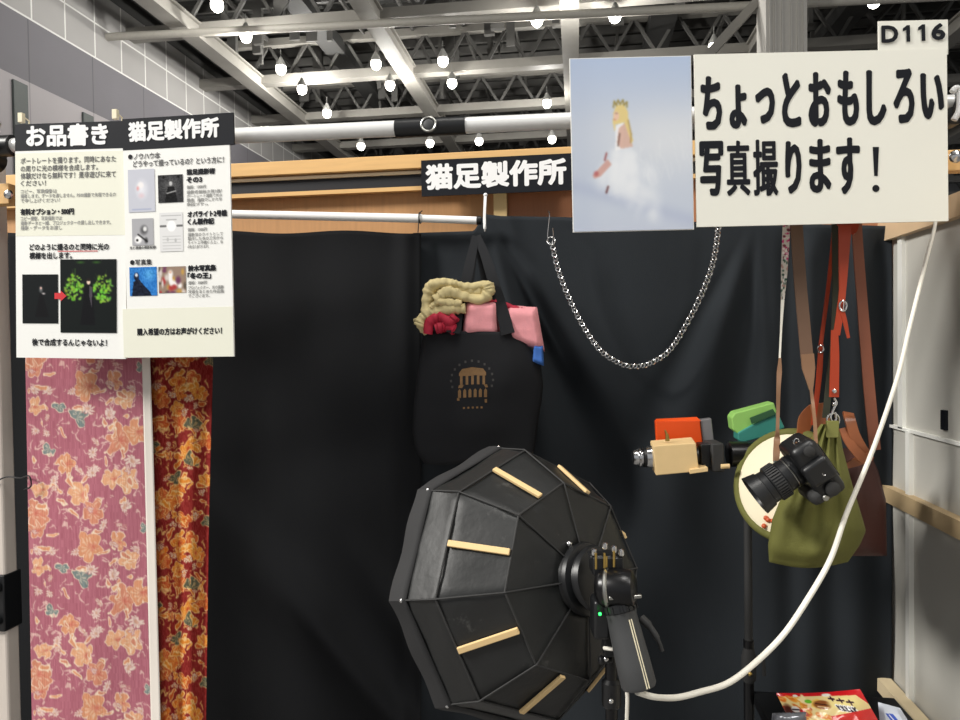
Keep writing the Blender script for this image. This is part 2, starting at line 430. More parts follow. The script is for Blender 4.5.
# long beams along the hall
for x in (-13.4, -6.8, -.15, 6.9, 13.8, 20.6):
    b = B().box((x, 42, ZB+.05), (.42, 50, .4)); b.box((x, 42, ZB-.2), (.62, 50, .08)); b.box((x, 42, ZB+.3), (.62, 50, .08))
    b.go('ceiling_beam', mbeam, smooth=False)['kind'] = 'structure'
# purlins and ducts under the deck
b = B()
for i in range(44):
    b.box((12, 18+i*1.15, ZC-.35), (56, .14, .34))
for i in range(26):
    b.box((-15+i*2.1, 42, ZC-.75), (.1, 50, .16))
for i in range(150):
    x = random.uniform(-15, 22); y = random.uniform(20, 50); b.box((x, y, ZC-random.uniform(1.0, 1.5)), (random.uniform(.05, .5), random.uniform(.05, .25), random.uniform(.8, 1.8)))
b.go('ceiling_purlins', mbeamd, smooth=False)['kind'] = 'structure'
b = B()
for x, w in ((-15.2, .7), (-10, .8), (3.4, 1.0), (10.5, .9)): b.box((x, 42, ZC-1.2), (w, 50, .5))
b.go('ceiling_duct', mat('dark_duct', (62, 62, 61), .7, var=.2), smooth=False)['kind'] = 'structure'
# hall column
cc = P(786, 30, 21)
b = B(); r = 21*18/FP
b.box((cc.x, 21+r, ZC/2), (2*r, 2*r, ZC))
for q in (-.8, -.55, -.2, .25, .6, .93): b.box((cc.x+q*r, 21-.02, ZC/2), (.05 if q < .9 else .1, .08, ZC))
b.go('hall_column', mat('grey_cladding', (206, 203, 196), .5, var=.05), smooth=False)['kind'] = 'structure'
B().beam(P(702, 62, 22), P(766, -8, 22), .25, .25).go('ceiling_brace', mbeam, smooth=False)['kind'] = 'structure'
# recesses in the pale lower zone of the hall wall
tag(B().box((HX-.15, (Y0+Y1)/2, (ztop+ZC)/2), (.3, Y1-Y0, ZC-ztop)).go('wall_left', mat('hall_wall_dark_top', (84, 83, 82), .8), smooth=False), kind='structure')
md = mat('dark_door_recess', (88, 94, 92), .6)
for (xa, xb, yt) in ((13, 27, 79), (83, 93, 112)):
    pa = PX(xa, yt, HX+.05); pb = PX(xb, yt, HX+.05); zt = min(pa.z, zb2-.02) if xa < 20 else pa.z
    B().box((HX+.03, (pa.y+pb.y)/2, zt/2), (.08, abs(pb.y-pa.y), zt)).go('door_%d' % (1 if xa < 20 else 2), md, smooth=False)['kind'] = 'structure'
# high bay lamps
mbulb = mat('lamp_glass', (255, 252, 240), .5, emit=10, ecol=(255, 250, 238))
mhous = mat('lamp_housing', (150, 150, 146), .5)
lamps = [(217, 5), (246, 36), (281, 69), (302, 89), (327, 113), (376, 64), (390, 85), (443, 61), (452, 83), (361, 146), (430, 143), (479, 141),
         (537, 20), (547, 103), (615, 16), (714, 47), (874, 1), (552, 139)]
first = None
NM = {0: 'nearest lamp of the left hand row, cut by the top edge', 1: 'second lamp of the left hand row, on the near beam', 2: 'third lamp down the left hand row', 3: 'fourth lamp down the left hand row',
      4: 'fifth lamp of the left row, just above the silver pole', 5: 'upper left of four clustered above the pole', 6: 'lower left of four clustered above the pole',
      7: 'upper right of four clustered above the pole', 8: 'lower right of four clustered above the pole', 9: 'leftmost lamp seen between pole and wooden rail',
      10: 'lamp seen below the black sleeve of the pole', 11: 'third from the left below the silver pole', 12: 'lamp under the ceiling just left of the poster top', 13: 'lamp just above the pole beside the photo poster',
      14: 'large lamp above the photo poster', 15: 'lamp peeking over the top edge of the big white sign', 16: 'lamp at the upper right over the booth number plate', 17: 'lamp below the pole beside the photo poster edge'}
for i, (x, y) in enumerate(lamps):
    p = PZ(x, y, 1.6+(10.6 if y < 120 else 10.0)); rr = .19 if y > 40 else .2
    lab = 'glowing white hall lamp, '+NM[i]
    if first is None:
        t = thing('hall_lamp', p, lab, 'lamp', 'lit high lamps under the hall ceiling')
        B().sphere(p, .2, 14, (1, 1, 1.15)).go('bulb', mbulb, t)
        B().lathe(p+V((0, 0, .1)), (0, 0, 1), [(0, .2), (.12, .17), (.3, .07), (.34, .06)], 16).go('housing', mhous, t)
        B().tube([p+V((0, 0, .4)), p+V((0, 0, .75))], .012, 6).go('rod', mhous, t)
        first = t
    else:
        t = first.copy(); COL.objects.link(t); t.location = p; t['label'] = lab
        for ch in first.children:
            c = ch.copy(); COL.objects.link(c); c.parent = t

# ================================================================== THE BOOTH
D = 2.42
WX = P(883, 340, D).x
zrail = P(400, 163, D).z
# booth back wall made of framed panels: base plywood, frames
LX = P(-40, 340, D).x
bw = tag(B().box(((LX+WX)/2, D+.03, (zrail-.03)/2), (WX-LX, .02, zrail-.06)).go('wall_booth', 'woodp', smooth=False), kind='structure')
xs_ = P(508, 200, D).x
tag(B().box(((xs_+WX)/2, D+.018, (zrail-.06)/2), (WX-xs_, .01, zrail-.12)).go('trim_1', 'woodr', smooth=False), kind='structure')
za, zb = P(300, 160.5, D-.03).z, P(300, 174, D-.03).z
tag(B().box(((LX+WX)/2, D-.01, (za+zb)/2), (WX-LX, .05, za-zb)).go('trim_2', 'wood', smooth=False, bevel=.002), kind='structure')
zc, zd = P(300, 175.5, D-.03).z, P(300, 178.3, D-.03).z
tag(B().box(((LX+WX)/2, D-.005, (zc+zd)/2), (WX-LX, .03, zc-zd)).go('trim_3', mat('cream_edge', (236, 216, 180), .5), smooth=False), kind='structure')
ze, zf = zd, P(300, 190.5, D-.03).z
tag(B().box(((LX+WX)/2, D-.0, (ze+zf)/2), (WX-LX, .02, ze-zf)).go('trim_4', mat('black_strip', (24, 25, 30), .6), smooth=False), kind='structure')
zg = P(300, 194.5, D-.03).z
tag(B().box(((LX+WX)/2, D-.004, (zf+zg)/2), (WX-LX, .028, zf-zg)).go('trim_5', 'wood', smooth=False), kind='structure')
xa, xb = P(494, 200, D).x, P(507, 200, D).x
tag(B().box(((xa+xb)/2, D-.0, zg/2), (xb-xa, .03, zg)).go('trim_6', mat('stud_wood', (228, 196, 138), .6, var=.08), smooth=False), kind='structure')
# right side wall
SW = mat('grey_side_panel', (190, 188, 180), .6, var=.06, vscale=3, stretch=(1, 1, .3))
ztr = PX(883, 233, WX).z
YF = .55
tag(B().box((WX+.03, (D+.05+YF)/2, ztr/2), (.04, D+.05-YF, ztr)).go('wall_right', SW, smooth=False), kind='structure')
z1 = PX(945, 208, WX).z
tag(B().box((WX+.02, (D+YF)/2, ztr+.0), (.07, D-YF, .06)).go('trim_7', mat('tan_rail', (214, 186, 150), .6, var=.1), smooth=False), kind='structure')
mwl = mat('white_joint_strip', (232, 232, 226), .5, var=.02)
zl = PX(930, 436.5, WX).z
tag(B().box((WX+.005, (D+YF)/2, zl), (.012, D-YF, .009)).go('trim_8', mwl, smooth=False), kind='structure')
ya = PX(900, 330, WX).y; yb = PX(908.5, 560, WX).y
tag(B().box((WX+.005, ya, (zl+ztr)/2), (.012, .030, ztr-zl)).go('trim_9', mwl, smooth=False), kind='structure')
tag(B().box((WX+.003, yb, zl/2), (.014, .022, zl)).go('trim_10', mwl, smooth=False), kind='structure')
zr1, zr2 = PX(925, 502, WX).z, PX(925, 519, WX).z
tag(B().box((WX-.0, (D+YF)/2, (zr1+zr2)/2), (.035, D-YF, (zr1-zr2))).go('trim_11', mat('side_rail_wood', (186, 162, 124), .6, var=.1), smooth=False), kind='structure')
zr3 = PX(893, 688, WX-.02).z
tag(B().box((WX-.02, (D+YF)/2, zr3-.02), (.04, D-YF, .04)).go('trim_12', mat('pale_rail', (218, 200, 164), .6), smooth=False), kind='structure')
h = PX(942, 420, WX)
tag(B().box((WX+.006, h.y, h.z), (.01, .022, .052)).go('slot_plate', 'ink', smooth=False), 'small black rectangular plate on the grey side wall', 'plate')
# left side: wood bar end, cream post
p0, p1 = P(15, 185, 1.92), P(-25, 207, 1.92)
t = thing('rail_bracket', (p0.x, 1.91, p1.z), 'pine rail end with a screw head sticking out left of the price list', 'rail')
B().box(((p0.x+p1.x)/2, 1.915, (p0.z+p1.z)/2), (p0.x-p1.x, .04, p0.z-p1.z)).go('rail', 'wood', t, smooth=False, bevel=.002)
q = P(10, 195, 1.892); B().lathe(q, (0, -1, 0), [(0, .008), (.004, .014), (.01, .012), (.014, .004)], 12).go('screw', 'chrome', t)
p0, p1 = P(990, 148, 2.0), P(944, 171, 2.0)
t = thing('rail_bracket', (p1.x, 2.0, p1.z), 'pine rail end with a chrome screw right of the big white sign', 'rail')
B().box(((p0.x+p1.x)/2, 2.02, (p0.z+p1.z)/2), (p0.x-p1.x, .04, p0.z-p1.z)).go('rail', 'wood', t, smooth=False, bevel=.002)
q = P(955, 157, 1.99); B().lathe(q, (0, -1, 0), [(0, .01), (.004, .017), (.01, .015), (.016, .004)], 12).go('screw', 'chrome', t)
p = P(1, 500, 1.96); pr = P(9.5, 500, 1.96)
wdt = (pr.x-p.x)*2.4
t = thing('upright_post', (pr.x-wdt/2, 1.96, 0), 'cream upright post at the left edge of the booth', 'post')
zpp = P(5, 140, 1.9).z
B().box((pr.x-wdt/2, 1.96, zpp/2), (wdt, .05, zpp)).go('post', 'cpost', t, smooth=False, bevel=.006)
pc = P(2, 602, 1.94); b = B().box((pr.x-wdt/2, 1.96, pc.z), (wdt*1.1, .07, .17)); b.tube([(pr.x-.02, 1.93, pc.z+.05), (pr.x-.02, 1.90, pc.z+.05)], .02, 12)
b.tube([(pr.x-.02, 1.93, pc.z-.05), (pr.x-.02, 1.90, pc.z-.05)], .016, 12)
b.go('clamp', 'black', t, smooth=True, bevel=.004)
w = cr([P(-8, 484, 1.93), P(6, 477, 1.92), P(20, 478, 1.90), P(29, 476, 1.875), P(31, 486, 1.873), P(24, 490, 1.873)], 5)
tag(B().tube(w, .0022, 6).go('wire', 'black'), 'thin black wire looping from the cream post to the pink cloth', 'wire')

# ------------------------------------------------------------------ curtains
def nz(x, y, z=0): return noise.noise(V((x, y, z)))
def cur_left(u, v):
    px = lerp(8, 421, u); top = 232 + 1.5*math.sin(px*.05); py = lerp(top, 812, v)
    off = .012*nz(px*.012, py*.003)+.007*nz(px*.03, py*.006, 5)
    # soft diagonal folds below the middle
    off += -.055*math.exp(-((px-200-(py-470)*.75)/30)**2)*sm(py, 460, 580)
    off += -.04*math.exp(-((px-250-(py-560)*.9)/22)**2)*sm(py, 540, 640)-.035*math.exp(-((px-340-(py-520)*.6)/20)**2)*sm(py, 500, 640)
    off += .012*math.sin(px*.045+py*.004)*sm(v, 0, .5)
    off += -.016*math.exp(-((px-405)/9)**2)
    # gentle swags under the rod
    off += .010*math.sin(py*.05+px*.01)*math.exp(-((px-330)/90)**2)*sm(py, 240, 330)*(1-sm(py, 420, 560))
    return P(px, py, 2.33+off)
t_ = grid('backdrop_curtain', cur_left, 150, 130, 'curtain2', solid=.003)
tag(t_, 'long black backdrop curtain hanging from the white rod on the left', 'curtain')
def cur_right(u, v):
    px = lerp(413, 892, u)
    top = interp(px, [413, 474, 480, 484, 500, 560, 700, 892], [233, 231, 222, 214, 216, 217, 222, 226])
    py = lerp(top, 815, v)
    dx = px-484; dy = py-205; th = math.atan2(dx, max(dy, 1)); r = math.hypot(dx, dy)
    off = .010*nz(px*.01, py*.004, 3)
    if dx > 0: off += .042*math.sin(th*17+.6)*sm(r, 15, 160)*(1-sm(th, .45, .75))*(1-.6*sm(r, 300, 520))
    else: off += .012*math.sin(px*.09)*sm(v, 0, .2)
    # centre drape is smooth; folds falling from the right shoulder
    th2 = math.atan2(760-px, max(py-200, 1))
    off += .026*math.sin(th2*15)*sm(th2, -.1, .05)*(1-sm(th2, .35, .6))*sm(py, 225, 330)
    off += (.026-.016*sm(py, 420, 600))*math.sin(px*.13)*sm(px, 765, 800)*sm(py, 215, 260)
    off += .008*math.sin(py*.03+px*.02)*sm(py, 380, 460)
    return P(px, py, 2.36+off)
t_ = grid('backdrop_curtain', cur_right, 210, 140, 'curtain', solid=.003)
tag(t_, 'wide black backdrop curtain draped from the white hook behind chain and bags', 'curtain')
# white rod
r0, r1 = P(228, 214.5, 2.31), P(422, 218.5, 2.31); r2 = P(477, 220.5, 2.31)
t = thing('curtain_rod', r0, 'thin white curtain rod along the plywood wall above the black backdrop', 'rod')
r00 = r0+(r0-r2)*.75
B().tube([r00, r1], .0145, 16).go('outer_tube', 'rodw', t)
B().tube([r1, r2], .0125, 16).go('inner_tube', 'rodw', t)
B().tube([r2, r2+V((.014, 0, 0))], .014, 16).go('end_cap', 'black', t)
tie = P(420, 218, 2.31)
b = B(); b.tube([tie+V((0, math.cos(a)*.017, math.sin(a)*.017)) for a in [k*PI/8 for k in range(16)]], .0022, 6, closed=True); b.tube([tie+V((0, -.017, -.005)), tie+V((-.003, -.02, -.05))], .0018, 5); b.tube([tie+V((0, -.015, .012)), tie+V((.012, -.018, .02))], .0018, 5)
tag(b.go('cable_tie', 'black'), 'thin black cable tie around the white curtain rod', 'cable tie')
# thin pine batten just below the rod
p0, p1 = P(423, 231.5, 2.34), P(480, 233, 2.34)
# white plastic hook holding curtain at peak
t = P(484, 213, 2.3)
hk = B(); hk.strip(cr([P(485.5, 195, 2.31), P(485, 205, 2.3), P(484.5, 218, 2.295), P(484.8, 229, 2.29)], 5), [.009]*16, .006)
hk.tube(cr([P(485, 229, 2.29), P(485, 231, 2.28), P(485, 228, 2.27), P(485, 224, 2.27)], 4), .003, 8)
hk.sphere(P(485.5, 195, 2.31), .007, 10)
tag(hk.go('wall_hook', 'rodw', bevel=.001), 'white plastic hook holding up the peak of the black curtain', 'hook')

# S hook + chain
t = thing('wire_hook', P(550, 240, 2.29), 'thin chrome wire hook hung over the curtain top, holding the chain', 'hook')
B().tube(cr([P(549, 213, 2.33), P(547.5, 211, 2.3), P(549.5, 214, 2.27), P(548.5, 226, 2.27), P(547.6, 235, 2.27), P(548.5, 242, 2.27), P(552, 243, 2.27), P(553.3, 236, 2.27), P(552.6, 228, 2.27)], 6), .0017, 8).go('hook', 'chrome', t)
rc = P(551, 241, 2.265)
B().tube([rc+V((.012*math.cos(k*PI/8), .002*math.sin(k), .012*math.sin(k*PI/8))) for k in range(16)], .0024, 8, closed=True).go('ring', 'chrome', t)
chain_px = [(552.5, 246), (557.5, 267.5), (567.5, 295), (582.5, 325), (600, 350), (620, 363.5), (635, 366.5), (650, 363.5), (670, 350), (687.5, 322.5), (702.5, 292.5), (712.5, 265), (717, 240), (719.5, 215), (721, 195)]
path = cr([P(x, y, 2.27) for x, y in chain_px], 14)
seg = [0]
for a, b_ in zip(path, path[1:]): seg.append(seg[-1]+(b_-a).length)
tot = seg[-1]; NL = 95
ct = thing('metal_chain', path[0], 'silver twisted curb chain hanging in a deep U across the black curtain', 'chain')
def at_len(s):
    for i in range(len(seg)-1):
        if seg[i+1] >= s:
            t = (s-seg[i])/(seg[i+1]-seg[i]+1e-9); return path[i].lerp(path[i+1], t), (path[i+1]-path[i]).normalized()
    return path[-1], (path[-1]-path[-2]).normalized()
ll = tot/NL
lb = B(); c0 = path[0]
loop = []
for k in range(14):
    a = 2*PI*k/14; loop.append(c0+V((math.cos(a)*ll*.62, math.sin(2*a)*.0015, math.sin(a)*.0058)))
lb.tube(loop, .0027, 6, closed=True)
l0 = lb.go('link', 'chrome', ct)
for k in range(NL):
    p, d = at_len((k+.5)*ll)
    o = l0 if k == 0 else l0.copy()
    if k: COL.objects.link(o); o.parent = ct
    ang = math.atan2(d.z, d.x)
    o.location = p-path[0]
    o.rotation_euler = (Matrix.Rotation(-ang-.75, 3, 'Y') @ Matrix.Rotation(.5 if k % 2 else -.2, 3, 'X')).to_euler()

# ------------------------------------------------------------------ name plate on the rail
pl = Plane(P(500, 175, 2.36), (1, 0, 0))
t = thing('name_plate', P(500, 188, 2.36), 'black name plate with white writing on the pine rail of the booth wall', 'sign')
b = B(); slab(b, pl, 421, 160.5, 574, 190, .006); b.go('plate', 'ink', t, smooth=False)
Letters(pl, .0012).add('猫足製作所', 425.5, 161, 566.5, 187.5, bold=.0040, em=False).go('lettering', 'white', t)

# ------------------------------------------------------------------ silver pole
YP = 1.86
pole_pts = {x: P(x, y, YP) for x, y in ((8, 144), (396, 129), (466, 126.5), (962, 103))}
t = thing('backdrop_pole', P(300, 140, YP), 'thick silver pole spanning the booth behind both hanging signs', 'pole')
A = P(8, 146, YP); Z_ = P(966, 103, YP)
pd = (Z_-A)
def pa(px):  # point on pole axis by fraction
    return A+pd*((P(px, 130, YP).x-A.x)/pd.x)
B().tube([A, pa(396)], .0205, 24).go('left_tube', 'pole', t)
B().tube([pa(396), pa(466)], .0235, 24).go('sleeve', 'black', t)
B().tube([pa(466), Z_], .0205, 24).go('right_tube', 'pole', t)
c = pa(430.5)+V((0, -.024, 0))
B().tube([c+V((.019*math.cos(k*PI/10), 0, .018*math.sin(k*PI/10))) for k in range(20)], .0035, 8, closed=True).go('ring', 'steel', t)
B().lathe(c+V((0, .004, 0)), (0, -1, 0), [(0, .015), (.004, .015), (.006, .012)], 16).go('knob', 'grey', t)
# pole supports
def stand(name, base, ztop, label, legr=.36, parts=True, mcol='blackm', n0=0.0, tube_r=.0125):
    t = thing(name, (base.x, base.y, 0), label, 'stand')
    x, y = base.x, base.y
    B().tube([(x, y, .25), (x, y, ztop*.5)], tube_r*1.35, 14).go('lower_tube', mcol, t)
    B().tube([(x, y, ztop*.5), (x, y, ztop)], tube_r, 14).go('upper_tube', mcol, t)
    b = B().lathe((x, y, ztop*.5-.04), (0, 0, 1), [(0, .016), (.01, .024), (.07, .024), (.08, .015)], 14); b.tube([(x, y, ztop*.5), (x+.055, y-.01, ztop*.5)], [.006, .011], 10); b.go('collar', 'black', t)
    for k in range(3):
        a = n0+k*2*PI/3; e = V((x+legr*math.cos(a), y+legr*math.sin(a), .012))
        B().tube([(x, y, .48), e], .009, 8).go('leg', mcol, t)
        B().tube([(x, y, .26), V((x, y, .48)).lerp(e, .5)], .005, 6).go('brace', mcol, t)
    return t
sl = pa(4)
b = B(); b.lathe(sl+V((-.06, -.02, -.03)), (0, 1, 0), [(0, .02), (.01, .035), (.06, .035), (.07, .02)], 16); b.tube([sl+V((-.1, 0, 0)), sl+V((.03, 0, 0))], .03, 16); b.lathe(sl+V((-.02, -.06, -.015)), (0, 1, 0), [(0, .014), (.005, .022), (.03, .022), (.04, .01)], 12)
t_ = thing('pole_clamp', sl, 'black clamp gripping the left end of the silver pole', 'clamp')
b.go('jaw', 'black', t_, bevel=.002); B().tube([sl+V((.005, -.05, .015)), sl+V((.03, -.05, .05))], .006, 8).go('lever', 'steel', t_)
sr = pa(962); 
t_ = thing('pole_clamp', sr, 'black and white clamp at the right end of the silver pole', 'clamp')
b = B(); b.lathe(P(958, 112, 1.84), (0, 1, 0), [(0, .012), (.01, .026), (.05, .026), (.06, .012)], 16); b.tube([P(952, 104, 1.85), P(975, 108, 1.85)], .026, 16); b.go('jaw', 'black', t_)
b = B(); b.tube(cr([P(952, 92, 1.82), P(956, 88, 1.82), P(960, 92, 1.82), P(959, 110, 1.81), P(954, 120, 1.81)], 5), .007, 10); b.go('lever', 'rodw', t_)

# ------------------------------------------------------------------ left price list boards
YS = 1.80
pl = Plane(P(120, 240, YS), (1, 0, -.024))
def board(name, x0, y0, x1, y1, yh, label, paper, htext, hx0, hy0, hx1, hy1):
    t = thing(name, pl.w(*pl.ab((x0+x1)/2, y1)), label, 'sign')
    b = B(); slab(b, pl, x0, y0, x1, y1, .006); b.go('board', paper, t, smooth=False)
    b = B(); slab(b, pl, x0, y0, x1, yh, .0064, .0005); b.go('header', 'ink', t, smooth=False)
    Letters(pl, .0016).add(htext, hx0, hy0, hx1, hy1, bold=.0026, em=False).go('lettering', 'white', t)
    return t
t1 = board('price_list', 15, 124.5, 126, 359, 148, 'left price list board, white, with a green winged figure photo and red arrow', 'boardw', 'お品書き', 26.5, 124, 108.5, 146.5)
b = B(); slab(b, pl, 15.3, 153.5, 125.5, 235, .0062, .0003); b.go('paper_sheet', 'boardc', t1, smooth=False)
L1 = Letters(pl, .0012)
L1.add('ポートレートを撮ります。同時にあなた', 21, 158, 116, 164.5, bold=.0003)
L1.add('の周りに光の模様を合成します。', 21, 165.8, 98, 172, bold=.0003)
L1.add('体験だけなら無料です！是非遊びに来て', 21, 173, 116, 179.5, bold=.0003)
L1.add('ください！', 21, 180.5, 46, 186.5, bold=.0003)
L1.go('body_text', 'inkgrey', t1)
L1 = Letters(pl, .0012)
for k, (tx, xe) in enumerate((('コピー、写真撮影は', 57), ('撮影します。データを渡しません。P500撮影で先程できるの', 116), ('で申し上げください！', 60))): L1.add(tx, 21, 189.5+k*4.6, xe, 193.7+k*4.6, bold=.0002)
for k, (tx, xe) in enumerate((('コピー撮影、写真撮影では', 62), ('撮影データと一緒、プロジェクターの貸し出しできます。', 111), ('撮影・データをお渡し', 62))): L1.add(tx, 21, 216.5+k*4.7, xe, 220.8+k*4.7, bold=.0002)
L1.go('small_print', 'inklight', t1)
L1 = Letters(pl, .0014)
L1.add('有料オプション・500円', 21, 209, 74, 215.2, bold=.0010)
L1.add('どのように撮るのと同時に光の', 30, 244, 109, 250.5, bold=.0007)
L1.add('模様を出します。', 30, 252.5, 72, 259, bold=.0007)
L1.add('後で合成するんじゃないよ！', 32.5, 338.5, 107, 345.5, bold=.0007)
L1.go('bold_text', 'ink', t1)
L1 = Letters(pl, .0016); L1.rect(58, 251.0, 98, 251.7); L1.go('underline', 'red', t1)
# pictures
pa_ = Pic(70, 98, (18, 22, 24)); pa_.ell(36, 30, 5, 9, (150, 150, 150), .8, .7); pa_.ell(36, 27, 2.5, 3, (220, 180, 170), .5); pa_.ell(41, 38, 5, 3, (200, 190, 190), .6, .7); pa_.poly([(34, 36), (24, 85), (52, 85), (40, 40)], (10, 10, 14), .8); pa_.blur(1)
picture('photo_print', pl, 22.5, 274.5, 58.5, 323.5, pa_, t1, .0010)
pb_ = Pic(114, 146, (16, 22, 22)); rs = np.random.RandomState(4)
for sgn in (-1, 1):
    for k in range(90):
        a = rs.rand()*2*PI; q = rs.rand()**.6; cx = 57+sgn*29+math.cos(a)*19*q; cy = 58+math.sin(a)*28*q-sgn*0
        pb_.ell(cx, cy, 2+rs.rand()*4, 2+rs.rand()*3, (100+rs.rand()*60, 175+rs.rand()*40, 40+rs.rand()*40), .8, .75, rs.rand()*3)
    for k in range(14):
        a = rs.rand()*2*PI; x0 = 57+sgn*28; pb_.line([(x0, 58), (x0+math.cos(a)*20, 52+math.sin(a)*34)], .3, (120, 190, 70), .3)
    pb_.ell(57+sgn*16, 6, 12, 4, (70, 130, 40), .9, .6)
pb_.ell(57, 45, 4.5, 6, (240, 210, 190), .4); pb_.ell(57, 40, 5, 4, (30, 24, 24), .4); pb_.poly([(50, 52), (65, 52), (70, 130), (40, 130)], (8, 8, 14), .85); pb_.poly([(59, 52), (65, 55), (63, 95), (58, 70)], (120, 110, 120), .6); pb_.blur(1)
picture('photo_print', pl, 60.5, 259.5, 117, 333, pb_, t1, .0012)
L1 = Letters(pl, .0020); L1.poly([(55, 293), (61, 293), (61, 290.5), (67, 296), (61, 301.5), (61, 299), (55, 299)]); L1.go('red_arrow', 'red', t1)

pl = Plane(P(120, 240, YS-.004), (1, 0, 0))
t2 = board('price_list', 122.3, 119.2, 234, 356.5, 144.5, 'right price list board, white, with grey portraits and a small blue photo', 'boardw', '猫足製作所', 128.5, 119.5, 219.5, 140)
b = B(); slab(b, pl, 122.8, 309, 233.7, 356.2, .0062, .0003); b.go('paper_sheet', 'boardc', t2, smooth=False)
L1 = Letters(pl, .0012); L1.disc(130.5, 157, 2.2); L1.disc(132.5, 262.5, 2.2)
L1.add('猫足撮影術', 187, 169.5, 215, 175, bold=.0010); L1.add('その3', 187, 177, 202, 183, bold=.0010)
L1.add('オバライト2号機', 188, 211.5, 227, 217.5, bold=.0010); L1.add('くん製作記', 188, 219, 214, 225, bold=.0010)
L1.add('鈴木写真集', 188.5, 265.5, 216, 271.5, bold=.0010); L1.add('「冬の王」', 188, 273, 211, 279, bold=.0010)
L1.add('購入希望の方はお声がけください！', 137.5, 328.5, 222, 335.5, bold=.0007)
L1.add('写真集', 135.5, 259.5, 152, 265.5, bold=.0003)
L1.go('bold_text', 'ink', t2)
L1 = Letters(pl, .0012)
L1.add('ノウハウ本', 134, 153.5, 160, 160, bold=.0005); L1.add('どうやって撮っているの？という方に！', 133.5, 161, 224, 167.5, bold=.0005); L1.go('body_text', 'inkgrey', t2)
L1 = Letters(pl, .0012)
def para(x0, y0, x1, rows, lines, st=4.0):
    for k in range(rows): L1.add(lines[k % len(lines)], x0, y0+k*st, x1 if k < rows-1 else lerp(x0, x1, .6), y0+k*st+3.6, bold=.0002)
L1.add('価格：1000円', 187, 185.5, 206, 189, bold=.0003); para(187, 190.5, 222, 4, ['撮影術解説の第3弾！', 'ポートレート撮影で光る', '模様、撮影のしかたを', '紹介。'])
L1.add('価格：1000円', 188, 228, 207, 231.5, bold=.0003); para(188, 233, 223, 4, ['撮影用のライトとして', '製作した本の工夫から', 'ライト２号機くんと、も', 'のをまとめています。'])
L1.add('価格：3000円', 188.5, 281, 207, 284.5, bold=.0003); para(188.5, 286, 224, 3, ['プロジェクター、光の撮影', '写真をまとめた作品集', 'でございます。'])
L1.go('small_print', 'inklight', t2)
def pframe(x0, y0, x1, y1, pic): return picture('photo_print', pl, x0, y0, x1, y1, pic, t2, .0010)
a_ = Pic(56, 82, (198, 200, 210)); a_.ell(28, 38, 16, 24, (232, 232, 238), .8, .8); a_.ell(26, 30, 8, 8, (240, 236, 236), .5); a_.ell(20, 36, 4, 6, (226, 150, 150), .8, .8); a_.ell(27, 50, 9, 7, (222, 190, 196), .9, .7); a_.line([(8, 76), (46, 76)], 1.2, (150, 160, 190), .7); a_.blur(1); pframe(128, 170, 155.5, 211.5, a_)
a_ = Pic(52, 52, (52, 52, 54)); a_.ell(26, 20, 20, 20, (110, 110, 110), .9, .7); a_.poly([(20, 22), (33, 22), (40, 52), (12, 52)], (14, 14, 16)); a_.ell(26, 16, 4, 5, (190, 190, 190), .4); a_.line([(18, 34), (36, 30)], 1.2, (150, 150, 150)); a_.noise(.12, 2, 2); a_.ell(12, 4, 3, 3, (12, 12, 12), .3); a_.ell(42, 4, 3, 3, (12, 12, 12), .3); pframe(158, 175.5, 183.5, 202, a_)
a_ = Pic(44, 52, (172, 172, 176)); a_.ell(24, 22, 10, 12, (90, 90, 92), .6); a_.ell(12, 40, 9, 9, (245, 245, 245), .4); a_.ell(26, 20, 5, 6, (225, 225, 225), .5); a_.ell(28, 42, 5, 8, (60, 60, 62), .6, .8); a_.line([(12, 30), (30, 44)], 1.5, (20, 20, 20), .8); a_.ell(10, 41, 3, 3, (20, 20, 20), .4); a_.blur(1); pframe(132, 219, 154, 245, a_)
a_ = Pic(48, 76, (224, 224, 224)); a_.ell(24, 26, 10, 12, (248, 248, 248), .2); a_.line([(2, 26), (12, 26)], 2, (110, 110, 110)); a_.line([(36, 26), (46, 26)], 2, (110, 110, 110)); a_.line([(4, 6), (44, 6)], .6, (160, 160, 160)); a_.line([(14, 14), (34, 14)], 1, (170, 170, 170))
for k in range(5): a_.line([(6, 46+k*6), (42, 46+k*6)], .7, (178, 178, 178), .7)
a_.ell(16, 52, 3, 5, (190, 190, 190), .5); a_.ell(32, 54, 3, 5, (185, 185, 185), .5); pframe(159.5, 213, 183.5, 251, a_)
a_ = Pic(56, 56, (44, 120, 196)); a_.ell(40, 14, 16, 16, (90, 170, 226), .9, .8); a_.poly([(4, 56), (8, 28), (18, 22), (28, 34), (40, 46), (44, 56)], (14, 22, 42)); a_.ell(14, 18, 6, 9, (16, 24, 44), .3); a_.ell(14, 15, 3.5, 4.5, (210, 215, 225), .4); a_.noise(.14, 2, 3); a_.blur(1); pframe(129.5, 267.5, 157.5, 295.5, a_)
a_ = Pic(56, 48, (150, 128, 112))
rs = np.random.RandomState(8)
for k in range(26): a_.ell(rs.rand()*56, rs.rand()*48, 3+rs.rand()*5, 4+rs.rand()*8, [(210, 200, 195), (110, 60, 90), (190, 150, 80), (240, 236, 232), (90, 80, 70), (170, 60, 60)][k % 6], .5, .75)
a_.ell(24, 22, 5, 14, (240, 238, 236), .5); a_.ell(24, 10, 3, 3, (225, 190, 170), .3); a_.blur(1); pframe(158.5, 267, 186.5, 292.5, a_)
